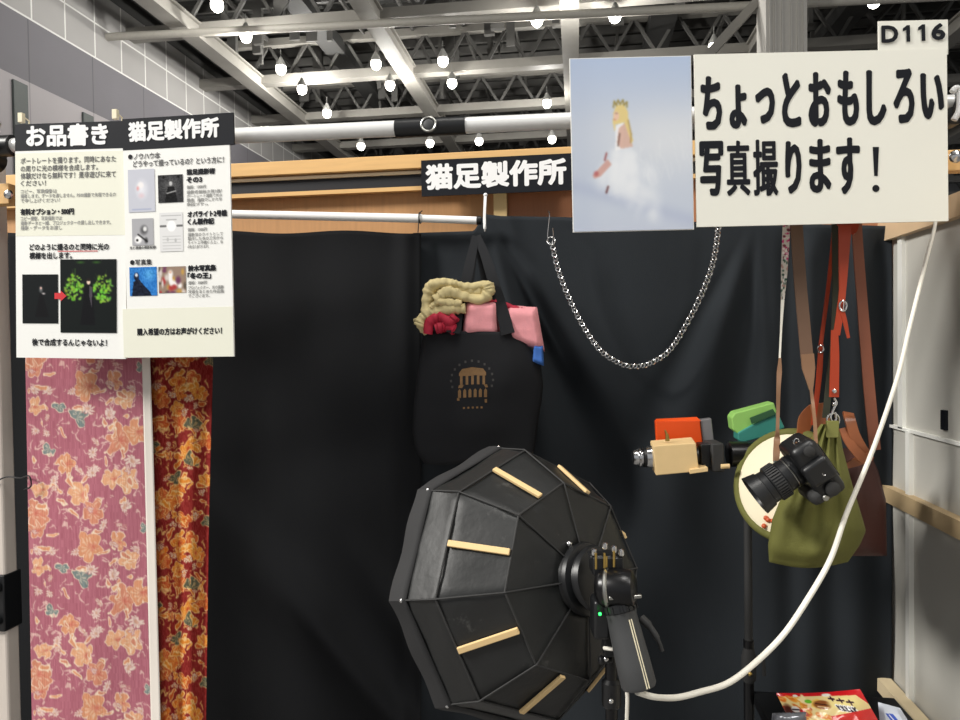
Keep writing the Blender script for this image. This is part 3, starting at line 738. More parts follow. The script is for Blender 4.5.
# caption under small picture + binder clips
L1 = Letters(pl, .0012)
L1.add('光と模様の撮影記録', 130, 246.5, 156, 249.5, bold=.0003)
L1.go('caption', 'inkgrey', t2)
for k, (cx, cy, lab) in enumerate(((21.5, 118, 'small cream clip at the upper left corner of the price list'), (115.5, 114.5, 'small cream clip above the seam between the two price list boards'))):
    q = P(cx, cy, 1.81); b = B().box(q, (.014, .012, .026)); b.tube([q+V((0, .006, .006)), V((q.x, YP-.022, q.z+.0)), V((q.x, YP-.023, pa(cx).z))], .0025, 6)
    tag(b.go('paper_clip', 'cream', bevel=.002), lab, 'clip', 'clips holding the price list boards')

# ------------------------------------------------------------------ big sign right
dirn = (P(949, 220, 1.74)-P(570, 230, 1.74))
q0 = P(570, 230, 1.66); d0 = ray(949, 221)
n_ = F0
q1 = EYE+d0*((q0-EYE).dot(F0)/d0.dot(F0))
pb = Plane(q0, q1-q0)
tp = thing('photo_poster', pb.w(*pb.ab(632, 228)), 'poster of a crowned blonde figure in a white dress left of the big sign', 'poster')
b = B(); slab(b, pb, 569.5, 58.5, 694, 229.5, .005); b.go('board', 'boardw', tp, smooth=False)
W_, H_ = 186, 258
g = Pic(W_, H_, (196, 204, 218)); X, Y_ = g.X/W_, g.Y/H_
g.mix(np.clip(1-Y_*2.6, 0, 1)*.75, (172, 190, 220)); g.mix(np.exp(-((Y_-.48)/.2)**2)*np.clip(X*1.4, .3, 1)*.65, (226, 228, 230)); g.mix(np.exp(-((Y_-.84-(X-.5)*.22)/.045)**2)*.35, (160, 170, 200)); g.mix(np.clip((Y_-.88)*5, 0, 1)*.4, (190, 196, 216))
g.mix(np.exp(-((X-.05)/.14)**2)*.25, (170, 182, 205))
def gp(px, py): return ((px-569.5)/124.5*W_, (py-58.5)/171*H_)
sx_ = W_/124.5
# dress
rs = np.random.RandomState(11)
for k in range(80):
    u = rs.rand(); x, y = gp(596+u*60, 165+rs.rand()*38*(.4+u)); g.ell(x, y, 8+rs.rand()*18, 5+rs.rand()*14, (226, 230, 236), .95, .28, rs.rand()*3)
for k in range(46):
    x0, y0 = gp(618+rs.rand()*70, 135+rs.rand()*40); g.line([(x0, y0), (x0+rs.uniform(-4, 8), y0+rs.uniform(8, 24))], .5, (236, 238, 240), .3)
g.poly([gp(614, 148), gp(632, 146), (gp(640, 185)), gp(606, 195), gp(606, 160)], (230, 233, 238), .25)
for k in range(40):
    u = rs.rand(); x, y = gp(612+u*22, 150+rs.rand()*40); g.ell(x, y, 6+rs.rand()*9, 8+rs.rand()*14, (233, 236, 240), .95, .35, .3)
g.poly([gp(615, 126), gp(623, 120), gp(622, 148), gp(614, 150)], (240, 240, 242), .9)
# back/arms
g.poly([gp(618, 128), gp(625, 122), gp(631, 136), gp(632, 146), gp(620, 148), gp(616, 142)], (214, 176, 160), .9)
g.poly([gp(606, 158), gp(594, 170), gp(590, 174), gp(592, 177), gp(598, 175), gp(610, 163)], (206, 160, 150), .9)
g.ell(*gp(594, 172), 5, 5, (186, 110, 110), .5); g.line([gp(605, 152), gp(603, 159)], 1.2, (150, 80, 80)); g.line([gp(606, 185), gp(604, 191)], 1.4, (110, 70, 70))
g.line([gp(619, 133), gp(617, 145)], 1.0, (90, 60, 56), .8)
# hair + face
g.poly([gp(613, 112), gp(616, 105), gp(624, 104), gp(628, 112), gp(629, 128), gp(633, 140), gp(631, 143), gp(628, 134), gp(624, 122), gp(615, 124), gp(614, 132), gp(612, 122)], (226, 204, 138), .95)
g.ell(*gp(616, 115.5), 5, 8, (232, 196, 176), .4); g.line([gp(613, 119), gp(615, 119)], .8, (200, 110, 110), .7); g.line([gp(615, 113), gp(617, 113)], .7, (120, 80, 70), .7)
g.line([gp(628, 120), gp(631, 134), gp(630, 142)], 1.1, (170, 140, 80), .8)
g.line([gp(613, 107), gp(614, 101), gp(616, 105), gp(618, 100), gp(620, 104), gp(623, 100), gp(624, 105), gp(627, 102), gp(627, 107)], 1.1, (150, 130, 60), .9)
g.blur(4)
picture('photo_print', pb, 570.2, 59.2, 693.2, 228.9, g, tp, .0008)
ts = thing('hanging_sign', pb.w(*pb.ab(820, 222)), 'big white sign with two lines of bold black writing before the silver pole', 'sign')
b = B(); slab(b, pb, 694, 54.5, 948.5, 221, .005); b.go('board', 'board', ts, smooth=False)
Ls = Letters(pb, .0008)
row1 = [('ち', 700.5, 76, 722, 130), ('ょ', 729, 84.5, 747, 129), ('っ', 755, 87.5, 775, 124), ('と', 781.5, 72.5, 801, 127.5), ('お', 808, 72, 831, 127), ('も', 837, 70.5, 859, 126), ('し', 866, 70, 886.5, 125.5), ('ろ', 893, 68.5, 914.5, 123.5), ('い', 920, 73, 944, 119.5)]
for ch, x0, y0, x1, y1 in row1: Ls.add(ch, x0, y0, x1, y1, bold=.0042, boldx=.0040, em=False)
row2 = [('写', 699.5, 141, 723.5, 196), ('真', 726.5, 140.5, 750, 196), ('撮', 753, 139.5, 778, 196), ('り', 785, 141, 801.5, 194), ('ま', 809, 139, 831, 193), ('す', 836, 137.5, 860, 194.5)]
for ch, x0, y0, x1, y1 in row2:
    bb = .0022 if ch in '真撮' else .0036
    Ls.add(ch, x0, y0, x1, y1, bold=bb, boldx=bb, em=False)
Ls.poly([(872.5, 147), (878.8, 147), (877.5, 176), (874, 176)]); Ls.disc(875.7, 188.5, 3.6)
Ls.go('lettering', 'ink', ts)
ob = thing('booth_number_plate', pb.w(*pb.ab(914, 46)), 'small white booth number plate standing on the top right corner of the sign', 'plate')
b = B(); slab(b, pb, 878.5, 21, 948.5, 54.2, .003, -.001); b.go('plate', 'board', ob, smooth=False)
Letters(pb, .0012).add('D', 881, 25.6, 898, 43, bold=.0020, em=False).poly([(906.2, 42), (906.0, 30.2), (902.6, 31.6), (902.5, 28.6), (906.6, 25.4), (909.6, 25.3), (910, 41.8)]).poly([(921.4, 41.2), (921.2, 29.4), (917.8, 30.8), (917.7, 27.8), (921.8, 24.6), (924.8, 24.5), (925.2, 41)]).add('6', 931, 23.3, 945, 40.3, bold=.0020, em=False).go('lettering', 'ink', ob)
# loops that hang poster and sign from the pole
for i, (xx, lab) in enumerate(((600, 'white cord loop holding the photo poster to the pole'), (740, 'white cord loop holding the left half of the big sign to the pole'), (900, 'white cord loop holding the right half of the big sign to the pole'))):
    q = pb.hit(xx, 120 if i else 130)-pb.n*.006; c = pa(xx)
    tag(B().tube([q, V((c.x, c.y-.022, c.z+.012)), V((c.x, c.y, c.z+.023)), V((c.x, c.y+.022, c.z+.008)), V((c.x, c.y+.01, c.z-.022)), q+V((0, 0, -.03))], .002, 6).go('hanging_loop', 'cord'), lab, 'cord', 'cord loops behind the hanging signs')

# ------------------------------------------------------------------ patterned cloths
KS = 2
def kimono(w, h, base, seed, cols, period, motifs, dens, offy):
    g = Pic(w*KS, h*KS, base); rs = np.random.RandomState(seed)
    nper = int(h/period)+2
    tile = Pic(w*KS, int(period*KS), base)
    def warp(amp, cell, sd):
        q = np.random.RandomState(sd); gh = max(2, tile.h//cell); gw = tile.w//cell+2; n_ = q.rand(gh, gw)*2-1
        yy = tile.Y/tile.h*gh; xx = tile.X/cell; y0 = yy.astype(int) % gh; y1 = (y0+1) % gh; x0 = xx.astype(int); fy = yy-np.floor(yy); fx = xx-x0
        fy = fy*fy*(3-2*fy); fx = fx*fx*(3-2*fx)
        return amp*((n_[y0, x0]*(1-fx)+n_[y0, x0+1]*fx)*(1-fy)+(n_[y1, x0]*(1-fx)+n_[y1, x0+1]*fx)*fy)
    ox, oy = warp(6, 18, 1)+warp(3, 7, 2), warp(6, 18, 3)+warp(3, 7, 4)
    tile.X = tile.X+ox; tile.Y = tile.Y+oy
    jobs = []
    for k in range(dens):
        jobs.append(('s', rs.rand()*w, rs.rand()*period, rs.rand()*6, rs.rand()))
    for m in motifs: jobs.append(m)
    for j in jobs:
        for dy in (-period, 0, period):
            y = j[2]+dy
            if y < -25 or y > period+25: continue
            x = j[1]
            if j[0] == 's':
                a = j[3]; r = 2+j[4]*3.5; pts = [((x+math.cos(a+t)*r*(.4+t*.3))*KS, (y+math.sin(a+t)*r*(.4+t*.3))*KS) for t in (0, .7, 1.4, 2.1)]
                tile.line(pts, .65*KS*(.6+j[4]*.5), cols['scroll'], .8)
            elif j[0] == 'o':
                tile.flower(x*KS, y*KS, j[3]*KS, 5, cols['o'][int(x*7+j[2]*3) % len(cols['o'])], cols['edge'], rot=x, depth=.34, squash=1.1)
                tile.ell((x+j[3]*.2)*KS, y*KS, j[3]*.45*KS, j[3]*.4*KS, cols['oc'], .7, .7)
            elif j[0] == 'g':
                tile.flower(x*KS, y*KS, j[3]*KS, 3, cols['g'], cols['edge'], rot=x, depth=.45)
            elif j[0] == 'w':
                tile.flower(x*KS, y*KS, j[3]*KS, 9, cols['w'], cols['w2'], rot=x, depth=.4, core=cols['wc'])
            elif j[0] == 'l':
                tile.ell(x*KS, y*KS, j[3]*KS, j[3]*.42*KS, cols['edge'], .15, 1, x); tile.ell(x*KS, y*KS, j[3]*.72*KS, j[3]*.26*KS, cols['o'][int(x) % len(cols['o'])], .2, 1, x)
    tile.blur(1)
    idx = (np.arange(g.h)+int(offy*KS)) % tile.h
    g.a = tile.a[idx]
    return g
mp_ = [('o', x-25, y-358, r) for x, y, r in ((85, 385, 13), (115, 380, 8), (33, 368, 10), (125, 400, 9), (35, 405, 8), (117, 440, 14), (136, 432, 12), (64, 465, 10), (77, 492, 12), (110, 477, 9), (125, 480, 11), (90, 510, 11), (38, 488, 8), (33, 513, 12))]
mp_ += [('g', x-25, y-358, r) for x, y, r in ((59, 406, 7), (78, 416, 11), (46, 450, 6), (140, 366, 6))]
mp_ += [('l', x-25, y-358, r) for x, y, r in ((100, 392, 7), (70, 480, 8), (50, 375, 6), (120, 395, 7), (60, 500, 7), (105, 460, 6), (40, 505, 8), (84, 476, 7), (110, 425, 7), (70, 512, 7))]
mp_ += [('w', x-25, y-358, r) for x, y, r in ((35, 390, 5), (109, 412, 6), (92, 451, 6), (130, 462, 6.5), (91, 470, 6), (122, 507, 6.5), (88, 408, 6), (31, 431, 5), (52, 482, 6), (47, 390, 5), (70, 390, 5), (100, 362, 5))]
ck = dict(scroll=(222, 186, 176), o=[(214, 148, 112), (222, 164, 126), (206, 136, 110)], oc=(198, 108, 92), edge=(236, 214, 188), g=(120, 132, 130), w=(226, 206, 194), w2=(186, 120, 120), wc=(206, 160, 140))
PH = 500
rs = np.random.RandomState(21)
mp_ += [('l', rs.rand()*118, rs.rand()*161, 3+rs.rand()*4) for k in range(26)]+[('w', rs.rand()*118, rs.rand()*161, 2.5+rs.rand()*2) for k in range(12)]
g1 = kimono(118, PH, (174, 104, 118), 3, ck, 161, mp_, 230, 0)
g1.noise(.07, 1, 14, 5); g1.noise(.04, 2, 60, 6)
def cloth1(u, v):
    py = lerp(150, 850, v); l = interp(py, [150, 358, 720, 850], [24, 25.5, 32, 34]); r = interp(py, [150, 358, 720, 850], [140, 142, 151, 154])
    return P(lerp(l, r, u), py, 1.885+.006*math.sin(u*5+py*.004)+.006*nz(u*2, py*.008))
# rows of the pattern: picture starts at py=358
full = np.concatenate([g1.a[(np.arange(208*KS)-208*KS) % (161*KS)], g1.a[:492*KS]], 0)
t = thing('cloth_bolt', P(85, 850, 1.885), 'mauve pink floral cloth length with orange blossoms hanging under the left price list', 'cloth')
grid('cloth', cloth1, 118*KS, 700, 'printcloth', t, cols=full[:, :], solid=.0012)
def selv(u, v):
    py = lerp(150, 850, v); l = interp(py, [150, 358, 720, 850], [140, 142, 151, 154]); r = l+interp(py, [150, 358, 450, 720, 850], [8, 8, 9, 9.5, 9.5])
    return P(lerp(l, r, u), py, 1.885+.006*math.sin(5+u+py*.004)+.006*nz(2, py*.008)-.002*u)
grid('selvage', selv, 6, 120, mat('white_selvage', (226, 218, 208), .8, var=.04), t, solid=.0012)['label'] = 'plain white selvage edge'
# faint fold creases with pink tone
c2 = dict(scroll=(206, 160, 96), o=[(196, 104, 32), (204, 126, 44), (182, 84, 34)], oc=(170, 60, 28), edge=(216, 176, 116), g=(84, 84, 66), w=(206, 190, 160), w2=(150, 60, 46), wc=(190, 120, 70))
rs = np.random.RandomState(9); mo = []
for k in range(40): mo.append(('o', rs.rand()*64, rs.rand()*161, 4+rs.rand()*5))
for k in range(5): mo.append(('g', rs.rand()*64, rs.rand()*161, 5+rs.rand()*3))
for k in range(34): mo.append(('l', rs.rand()*64, rs.rand()*161, 4+rs.rand()*4))
for k in range(20): mo.append(('w', rs.rand()*64, rs.rand()*161, 3+rs.rand()*2))
g2 = kimono(66, 700, (126, 32, 28), 5, c2, 161, mo, 150, 0)
g2.noise(.10, 2, 5, 7)
def cloth2(u, v):
    py = lerp(150, 850, v); l = interp(py, [150, 358, 720, 850], [146, 147, 156, 158]); r = interp(py, [150, 358, 520, 720, 850], [212, 213, 209, 206, 205])
    return P(lerp(l, r, u), py, 1.915+.010*math.cos(u*13+.6)*sm(v, 0, .3)+.006*nz(u*3, py*.01))
t = thing('cloth_bolt', P(180, 850, 1.915), 'red and orange floral cloth length in folds hanging under the right price list', 'cloth')
grid('cloth', cloth2, 66*KS, 700, 'printcloth', t, cols=g2.a, solid=.0012)

# ------------------------------------------------------------------ tote bag and contents
YT = 2.2
bt = thing('tote_bag', P(478, 470, YT), 'black canvas tote bag with a gold building print hanging on the curtain rod end', 'bag')
prof = [(329, 424, 540), (340, 422.5, 541), (360, 419, 543), (385, 416, 541), (410, 413.5, 538), (433, 412.5, 536), (452, 416, 533), (462, 424, 526)]
def top_edge(px): return interp(px, [422, 440, 510, 525, 543], [329, 331, 332, 343, 362])
def tote_side(sgn):
    def f(u, v):
        py0 = lerp(0, 1, v)
        y = lerp(329, 463, py0); l = interp(y, [a[0] for a in prof], [a[1] for a in prof]); r = interp(y, [a[0] for a in prof], [a[2] for a in prof])
        px = lerp(l, r, u); ye = top_edge(px); y = lerp(ye, 463+2*math.sin(u*9), py0)
        bulge = math.sin(PI*min(1, max(0, u)))**.55*(.35+.65*math.sin(PI*min(.999, .18+py0*.72)))
        off = -sgn*.05*bulge
        off += (.007*math.sin(px*.05+y*.03)+.008*nz(px*.02, y*.03, sgn))*math.sin(PI*u)
        return P(px, y, YT+off)
    return f
def closed_shell(fa, fb, nx, ny):
    b = B(); ga = [[b.bm.verts.new(fa(i/(nx-1), j/(ny-1))) for i in range(nx)] for j in range(ny)]; gb = [[b.bm.verts.new(fb(i/(nx-1), j/(ny-1))) for i in range(nx)] for j in range(ny)]
    for g_ in (ga, gb):
        for j in range(ny-1):
            for i in range(nx-1): b.face([g_[j][i], g_[j+1][i], g_[j+1][i+1], g_[j][i+1]])
    for j in range(ny-1):
        for i in (0, nx-1): b.face([ga[j][i], ga[j+1][i], gb[j+1][i], gb[j][i]])
    for i in range(nx-1): b.face([ga[-1][i], ga[-1][i+1], gb[-1][i+1], gb[-1][i]])
    bmesh.ops.remove_doubles(b.bm, verts=b.bm.verts, dist=.0004)
    return b
closed_shell(tote_side(1), tote_side(-1), 50, 40).go('bag_body', 'tote', bt, solid=.002, autos=False)
hook = P(476, 236, 2.22)
for nm, pts, dy in (('handle', [(476, 236), (471, 258), (464, 290), (456, 318), (453, 333)], 0), ('handle', [(477, 236), (486, 258), (496, 290), (504, 318), (508, 334)], -.0)):
    pp = cr([P(x, y, interp(y, [236, 290, 334], [2.245, 2.19, 2.155])) for x, y in pts], 6)
    B().strip(pp, [interp(i, [0, 8, len(pp)-1], [.022, .032, .042]) for i in range(len(pp))], .004).go(nm, 'tote', bt)
for pts in ([(475, 236), (472, 262), (468, 300), (465, 335)], [(478, 236), (482, 262), (490, 300), (497, 335)]):
    pp = cr([P(x, y, interp(y, [236, 335], [2.25, 2.245])) for x, y in pts], 6)
    B().strip(pp, .026, .004).go('handle', 'tote', bt)
# print: a little building with columns
pt = Plane(P(472, 385, YT-.058), (1, 0, 0))
class Proj(Letters): pass
G = Letters(pt, 0)
def tote_y(px, py):
    y = py; l = interp(y, [a[0] for a in prof], [a[1] for a in prof]); r = interp(y, [a[0] for a in prof], [a[2] for a in prof]); u = (px-l)/(r-l); ye = top_edge(px); v = (py-ye)/(463-ye)
    return tote_side(1)(u, v)
def gpoly(pts, res=1): G.f.append(tuple(range(len(G.v), len(G.v)+len(pts)))); G.v += [tote_y(*p)+V((0, -.0022, 0)) for p in pts]
gpoly([(459, 373), (462, 369), (472, 367.5), (483, 369), (486, 373)]); gpoly([(459, 373), (486, 373), (486, 376), (459, 376)])
for k in range(5): x = 460+k*5.6; gpoly([(x, 376), (x+2.6, 376), (x+2.6, 385), (x, 385)])
gpoly([(459, 385), (487, 385), (488, 388), (458, 388)])
for k in range(6): x = 458+k*5.2; gpoly([(x, 391), (x+1.5, 389), (x+3, 391), (x+3, 398), (x, 398)])
gpoly([(457, 398), (487, 400), (487, 403.5), (457, 400.5)])
for k in range(5): x = 463+k*4.4; gpoly([(x, 407.5), (x+2, 407.5), (x+2, 409.5), (x, 409.5)])
G.go('gold_print', 'gold', bt)
G = Letters(pt, 0)
for k in range(13):
    a = math.radians(200-k*18.3); x = 472+21*math.cos(a); y = 380-19*math.sin(a)
    gpoly([(x-1.0, y-1.2), (x+1.0, y-1.2), (x+1.0, y+1.2), (x-1.0, y+1.2)])
G.go('arc_print', mat('dull_grey_print', (64, 62, 60), .7), bt)
# contents
b = B()
def lump(pts, r, Y, nn=10): b.tube(cr([P(x, y, Y) for x, y in pts], 6), [r*(.8+.3*random.random()) for _ in range((len(pts)-1)*6+1)], nn)
def crumple(bm, amp, sc):
    bmesh.ops.subdivide_edges(bm, edges=bm.edges[:], cuts=1, use_grid_fill=True)
    bm.normal_update()
    for v in bm.verts: v.co += v.normal*(amp*noise.noise(v.co*sc)+amp*.5*noise.noise(v.co*sc*2.3))
lump([(432, 322), (428, 306), (430, 290), (440, 284), (458, 288), (474, 292), (486, 290)], .020, 2.19)
lump([(436, 300), (448, 292), (464, 297), (480, 299), (489, 292), (488, 284)], .017, 2.17)
lump([(434, 296), (446, 291), (462, 291), (480, 293)], .019, 2.2)
lump([(432, 308), (438, 303), (450, 303), (462, 304)], .014, 2.165)
lump([(430, 286), (444, 283), (456, 284), (470, 287), (485, 285), (491, 290)], .013, 2.18)
lump([(420, 326), (424, 318), (434, 311), (450, 309), (466, 308)], .018, 2.17)
lump([(419, 318), (422, 325), (428, 333)], .016, 2.18)
crumple(b.bm, .006, 26)
tag(b.go('folded_cloth', 'beige', autos=False), 'beige knotted cloth bulging out of the top of the black tote', 'cloth')
b = B()
lump([(428, 334), (430, 322), (440, 317), (450, 322), (456, 316)], .018, 2.165)
lump([(436, 328), (446, 326), (456, 330)], .020, 2.17)
tag(b.go('folded_cloth', 'crimson'), 'crimson shiny cloth bunched at the left corner of the tote below the beige one', 'cloth')
b = B()
lump([(488, 300), (500, 303), (514, 309), (524, 312)], .012, 2.19)
tag(b.go('folded_cloth', 'crimson'), 'strip of crimson cloth lying behind the pink towel in the tote', 'cloth')
def pillow(name, corners, Y, th, m, par=None):
    (x0, y0), (x1, y1), (x2, y2), (x3, y3) = corners
    def side(s):
        def f(u, v):
            px = lerp(lerp(x0, x1, u), lerp(x3, x2, u), v); py = lerp(lerp(y0, y1, u), lerp(y3, y2, u), v)
            e = (min(1, 4*u*(1-u)*1.8)*min(1, 4*v*(1-v)*1.8))**.5
            return P(px, py, Y-s*th*e+.003*nz(px*.1, py*.1, s))
        return f
    return closed_shell(side(1), side(-1), 22, 22)
b = pillow('x', [(466, 302), (497, 301), (499, 336), (462, 336)], 2.19, .03, 'pink')
for s_, cs in enumerate(([(505, 306), (537, 307), (545, 352), (508, 340)],)):
    b2 = pillow('x', cs, 2.2, .036, 'pink'); me = bpy.data.meshes.new('q'); b2.bm.to_mesh(me); b.bm.from_mesh(me)
b3 = pillow('x', [(478, 304), (526, 306), (526, 336), (478, 336)], 2.215, .018, 'pink'); me = bpy.data.meshes.new('q'); b3.bm.to_mesh(me); b.bm.from_mesh(me)
tag(b.go('folded_towel', 'pink', autos=False), 'pale pink folded towel standing in the black tote', 'towel')
tag(pillow('x', [(534, 344), (543, 345), (544, 366), (532, 362)], 2.19, .02, 'blue').go('folded_cloth', 'blue', autos=False), 'small bit of blue cloth at the right corner of the tote', 'cloth')

# ------------------------------------------------------------------ softbox
SB = 1.42
hub = P(581.5, 579, SB)
ax = (-RT*.6295 + FW*.7375 - UP*.244).normalized()      # hub -> rim
upv = (UP - ax*UP.dot(ax)).normalized(); rtv = ax.cross(upv).normalized()
def ringpt(s, r, k, st=0.0):
    a = math.radians(90 + 45*k + ROT); return hub + ax*s + (upv*math.sin(a) + rtv*math.cos(a))*r
ROT = -3.84
RI = [(-.005, .065), (.0163, .187), (.1186, .2689), (.1996, .286)]
sb = thing('softbox', hub+V((0, 0, -.33)), 'large octagonal black softbox with pale wooden rods, seen from behind', 'softbox')
b = B(); rings = [[b.bm.verts.new(ringpt(s, r, k/2 if i < 2 else k/2)) for k in range(16)] for i, (s, r) in enumerate(RI)]
# flatten mid vertices onto octagon edges
for i, (s, r) in enumerate(RI):
    for k in range(1, 16, 2):
        p = (rings[i][k-1].co+rings[i][(k+1) % 16].co)/2; rings[i][k].co = p
for A_, C_ in zip(rings, rings[1:]):
    for k in range(16): b.face([A_[k], A_[(k+1) % 16], C_[(k+1) % 16], C_[k]])
bmesh.ops.subdivide_edges(b.bm, edges=b.bm.edges[:], cuts=4, use_grid_fill=True)
for v in b.bm.verts:
    v.co += (v.co-hub-ax*.1).normalized()*(.004*noise.noise(v.co*14)+.0025*noise.noise(v.co*40))
cano = b.go('canopy', 'soft', sb, solid=.002)
# rim lip, loose edge
b = B(); N = 96; prev = None
def octr(k, r, s):
    kk = k/N*8; i = int(kk); f = kk-i; return ringpt(s, r, i).lerp(ringpt(s, r, i+1), f)
for k in range(N+1):
    kk = k % N; wob = .006*math.sin(kk*.9)+.008*noise.noise(V((kk*.21, 3, 0)))
    row = [b.bm.verts.new(octr(kk, .287, .190)), b.bm.verts.new(octr(kk, .293+wob*.1, .200)), b.bm.verts.new(octr(kk, .297+wob*.35, .232)), b.bm.verts.new(octr(kk, .292+wob*.35, .238))]
    if prev:
        for j in range(3): b.face([prev[j], prev[j+1], row[j+1], row[j]])
    prev = row
bmesh.ops.remove_doubles(b.bm, verts=b.bm.verts, dist=.0002)
b.go('rim', 'lip', sb, solid=.003)
b = B(); vs = [b.bm.verts.new(ringpt(.222, .288, k)) for k in range(8)]; b.face(vs); b.go('diffuser', 'diff', sb, solid=.001, smooth=False)
# piping at ring seams and ribs
b = B()
for (s, r) in (RI[1], RI[2]): b.tube([ringpt(s-.002, r+.002, k) for k in range(8)], .0022, 6, closed=True)
b.go('seam_piping', 'rubber', cano)
for k in range(8):
    B().tube([ringpt(RI[0][0]-.004, RI[0][1], k), ringpt(RI[1][0]-.004, RI[1][1]+.002, k), ringpt(RI[2][0]-.002, RI[2][1]+.004, k), ringpt(RI[3][0], RI[3][1]+.003, k)], .0018, 6).go('rib', 'rubber', sb)
for k in range(8):
    a = (ringpt(RI[1][0], RI[1][1], k)+ringpt(RI[1][0], RI[1][1], k+1))/2; c = (ringpt(RI[2][0], RI[2][1], k)+ringpt(RI[2][0], RI[2][1], k+1))/2
    nn = (a-hub-ax*.2).normalized()*.012
    B().beam(a+nn*.6+(c-a)*.03, c+nn*.6-(c-a)*.01, .0125, .007, up=nn.normalized()).go('wooden_rod', 'woodstick', sb, smooth=False, bevel=.0015)
# silver tips at rim corners
b = B()
for k in range(8): b.sphere(ringpt(.200, .291, k), .0045, 8)
b.go('rib_tips', 'chrome', sb)
# speed ring
b = B().lathe(hub-ax*.05, ax, [(0, .045), (.003, .06), (.012, .063), (.014, .054), (.024, .056), (.028, .068), (.036, .07), (.040, .066), (.048, .070), (.056, .072), (.060, .066)], 40)
spr = b.go('speed_ring', 'black', sb)
b = B()
b.tube([hub-ax*.0+rtv*c_*.073 + upv*s_*.073 for c_, s_ in [(math.cos(q*PI/20), math.sin(q*PI/20)) for q in range(40)]], .0016, 6, closed=True)
b.go('ring_edge', 'steel', spr)
for (x, y) in ((569, 544), (560, 603)):
    q = P(x, y, SB-.01); b = B().tube([q, q+(hub-q).normalized()*.03], .0055, 10); b.sphere(q, .0065, 10); b.go('latch', 'chrome', spr)
# bracket and flash
fl = thing('studio_flash', P(615, 650, 1.33), 'dark grey cylindrical flash unit with white stripe on the back of the softbox', 'flash')
b = B()
b.box(P(606, 563, 1.33), (.055, .05, .034), (RT, FW, UP)); b.box(P(605, 555, 1.33), (.06, .04, .008), (RT, FW, UP))
b.go('mount_block', 'black', fl, bevel=.003)
b = B()
for x, y0, y1 in ((596, 553, 569), (604.5, 553, 568), (606.5, 556, 567), (614, 551, 567)): b.tube([P(x, y0, 1.30), P(x, y1, 1.30)], .0022, 8)
b.go('contact_pins', 'brass', fl)
for (x, y) in ((605, 546), (594, 552), (614, 549), (621, 552.5)):
    b = B().lathe(P(x, y+3, 1.31), UP, [(0, .005), (.003, .006), (.010, .005), (.012, .002)], 10); b.go('screw', 'chrome', fl)
# head: rounded barrel
hd = P(616, 588, 1.30)
ha = (RT*.93+UP*.10-FW*.35).normalized()
b = B().lathe(hd-ha*.035, ha, [(0, .022), (.004, .030), (.012, .034), (.050, .034), (.058, .033), (.066, .030), (.070, .02)], 32)
head_ = b.go('head', 'blackm', fl)
b = B().lathe(hd-ha*.018, ha, [(0, .0345), (.002, .0362), (.006, .0362), (.008, .0345)], 32); b.go('head_band', 'steel', head_)
b = B().box(P(625, 597, 1.275), (.058, .008, .007), ((RT*.99+UP*.06).normalized(), FW, UP)); b.go('front_bezel', 'steel', fl, bevel=.002)
ga_, gb_ = P(619, 606, 1.30), P(640, 690, 1.27); gd = (gb_-ga_); gl = gd.length; gn = gd.normalized()
b = B().lathe(ga_-gn*.004, gn, [(0, .028), (.012, .0300), (.020, .0275), (.05, .0285), (gl*.7, .0305), (gl-.006, .031), (gl, .028), (gl+.003, .02)], 36)
grip_ = b.go('battery_grip', 'grey', fl)
b = B().lathe(ga_-gn*.006, gn, [(0, .029), (.002, .0315), (.014, .0315), (.016, .029)], 36)
for q in range(18):
    a = q/18*2*PI; e1 = gn.orthogonal().normalized(); e2 = gn.cross(e1); b.box(ga_+gn*.002+(e1*math.cos(a)+e2*math.sin(a))*.0315, (.004, .003, .012), (gn.cross(e1*math.cos(a)+e2*math.sin(a)), (e1*math.cos(a)+e2*math.sin(a)), gn))
b.go('collar', 'black', fl)
sd = (-FW*.93+RT*.36).normalized(); sd = (sd-gn*sd.dot(gn)).normalized(); sp_ = gn.cross(sd)
for w_ in (-1, 1):
    B().beam(ga_+gn*.022+sd*.0285+sp_*.0022*w_, ga_+gn*(gl-.006)+sd*.0308+sp_*.0022*w_, .0018, .0012, up=sd).go('stripe', 'cream', grip_, smooth=False)
b = B().tube(cr([P(641, 618, 1.32), P(650, 627, 1.31), P(658, 640, 1.30), P(662, 651, 1.30)], 5), [.008]*5+[.006]*5+[.004]*6, 10); b.go('tilt_lever', 'rubber', fl)
B().sphere(P(600, 614, 1.27), .0028, 10).go('led', 'led', fl)
B().box(P(600, 616, 1.31), (.03, .05, .07), (RT, FW, UP)).go('side_module', 'black', fl, bevel=.006)
# stand
sp0 = P(611, 655, 1.36)
st = stand('light_stand', sp0, sp0.z+.03, 'black light stand under the flash and softbox', legr=.3, n0=.2, tube_r=.0115)
b = B().box(P(611, 640, 1.345), (.03, .035, .05), (RT, FW, UP)); b.lathe(P(607, 660, 1.335), -RT, [(-.01, .005), (0, .006), (.012, .009), (.016, .005)], 10); b.go('tilt_bracket', 'black', st, bevel=.003)
for (x, y) in ((606, 659), (611, 701)): B().sphere(P(x, y, 1.33), .005, 10).go('bolt', 'chrome', st)
b = B().lathe(V((sp0.x, sp0.y, P(612, 708, 1.36).z)), (0, 0, 1), [(0, .012), (.006, .018), (.05, .018), (.056, .012)], 14); b.go('collar', 'black', st)
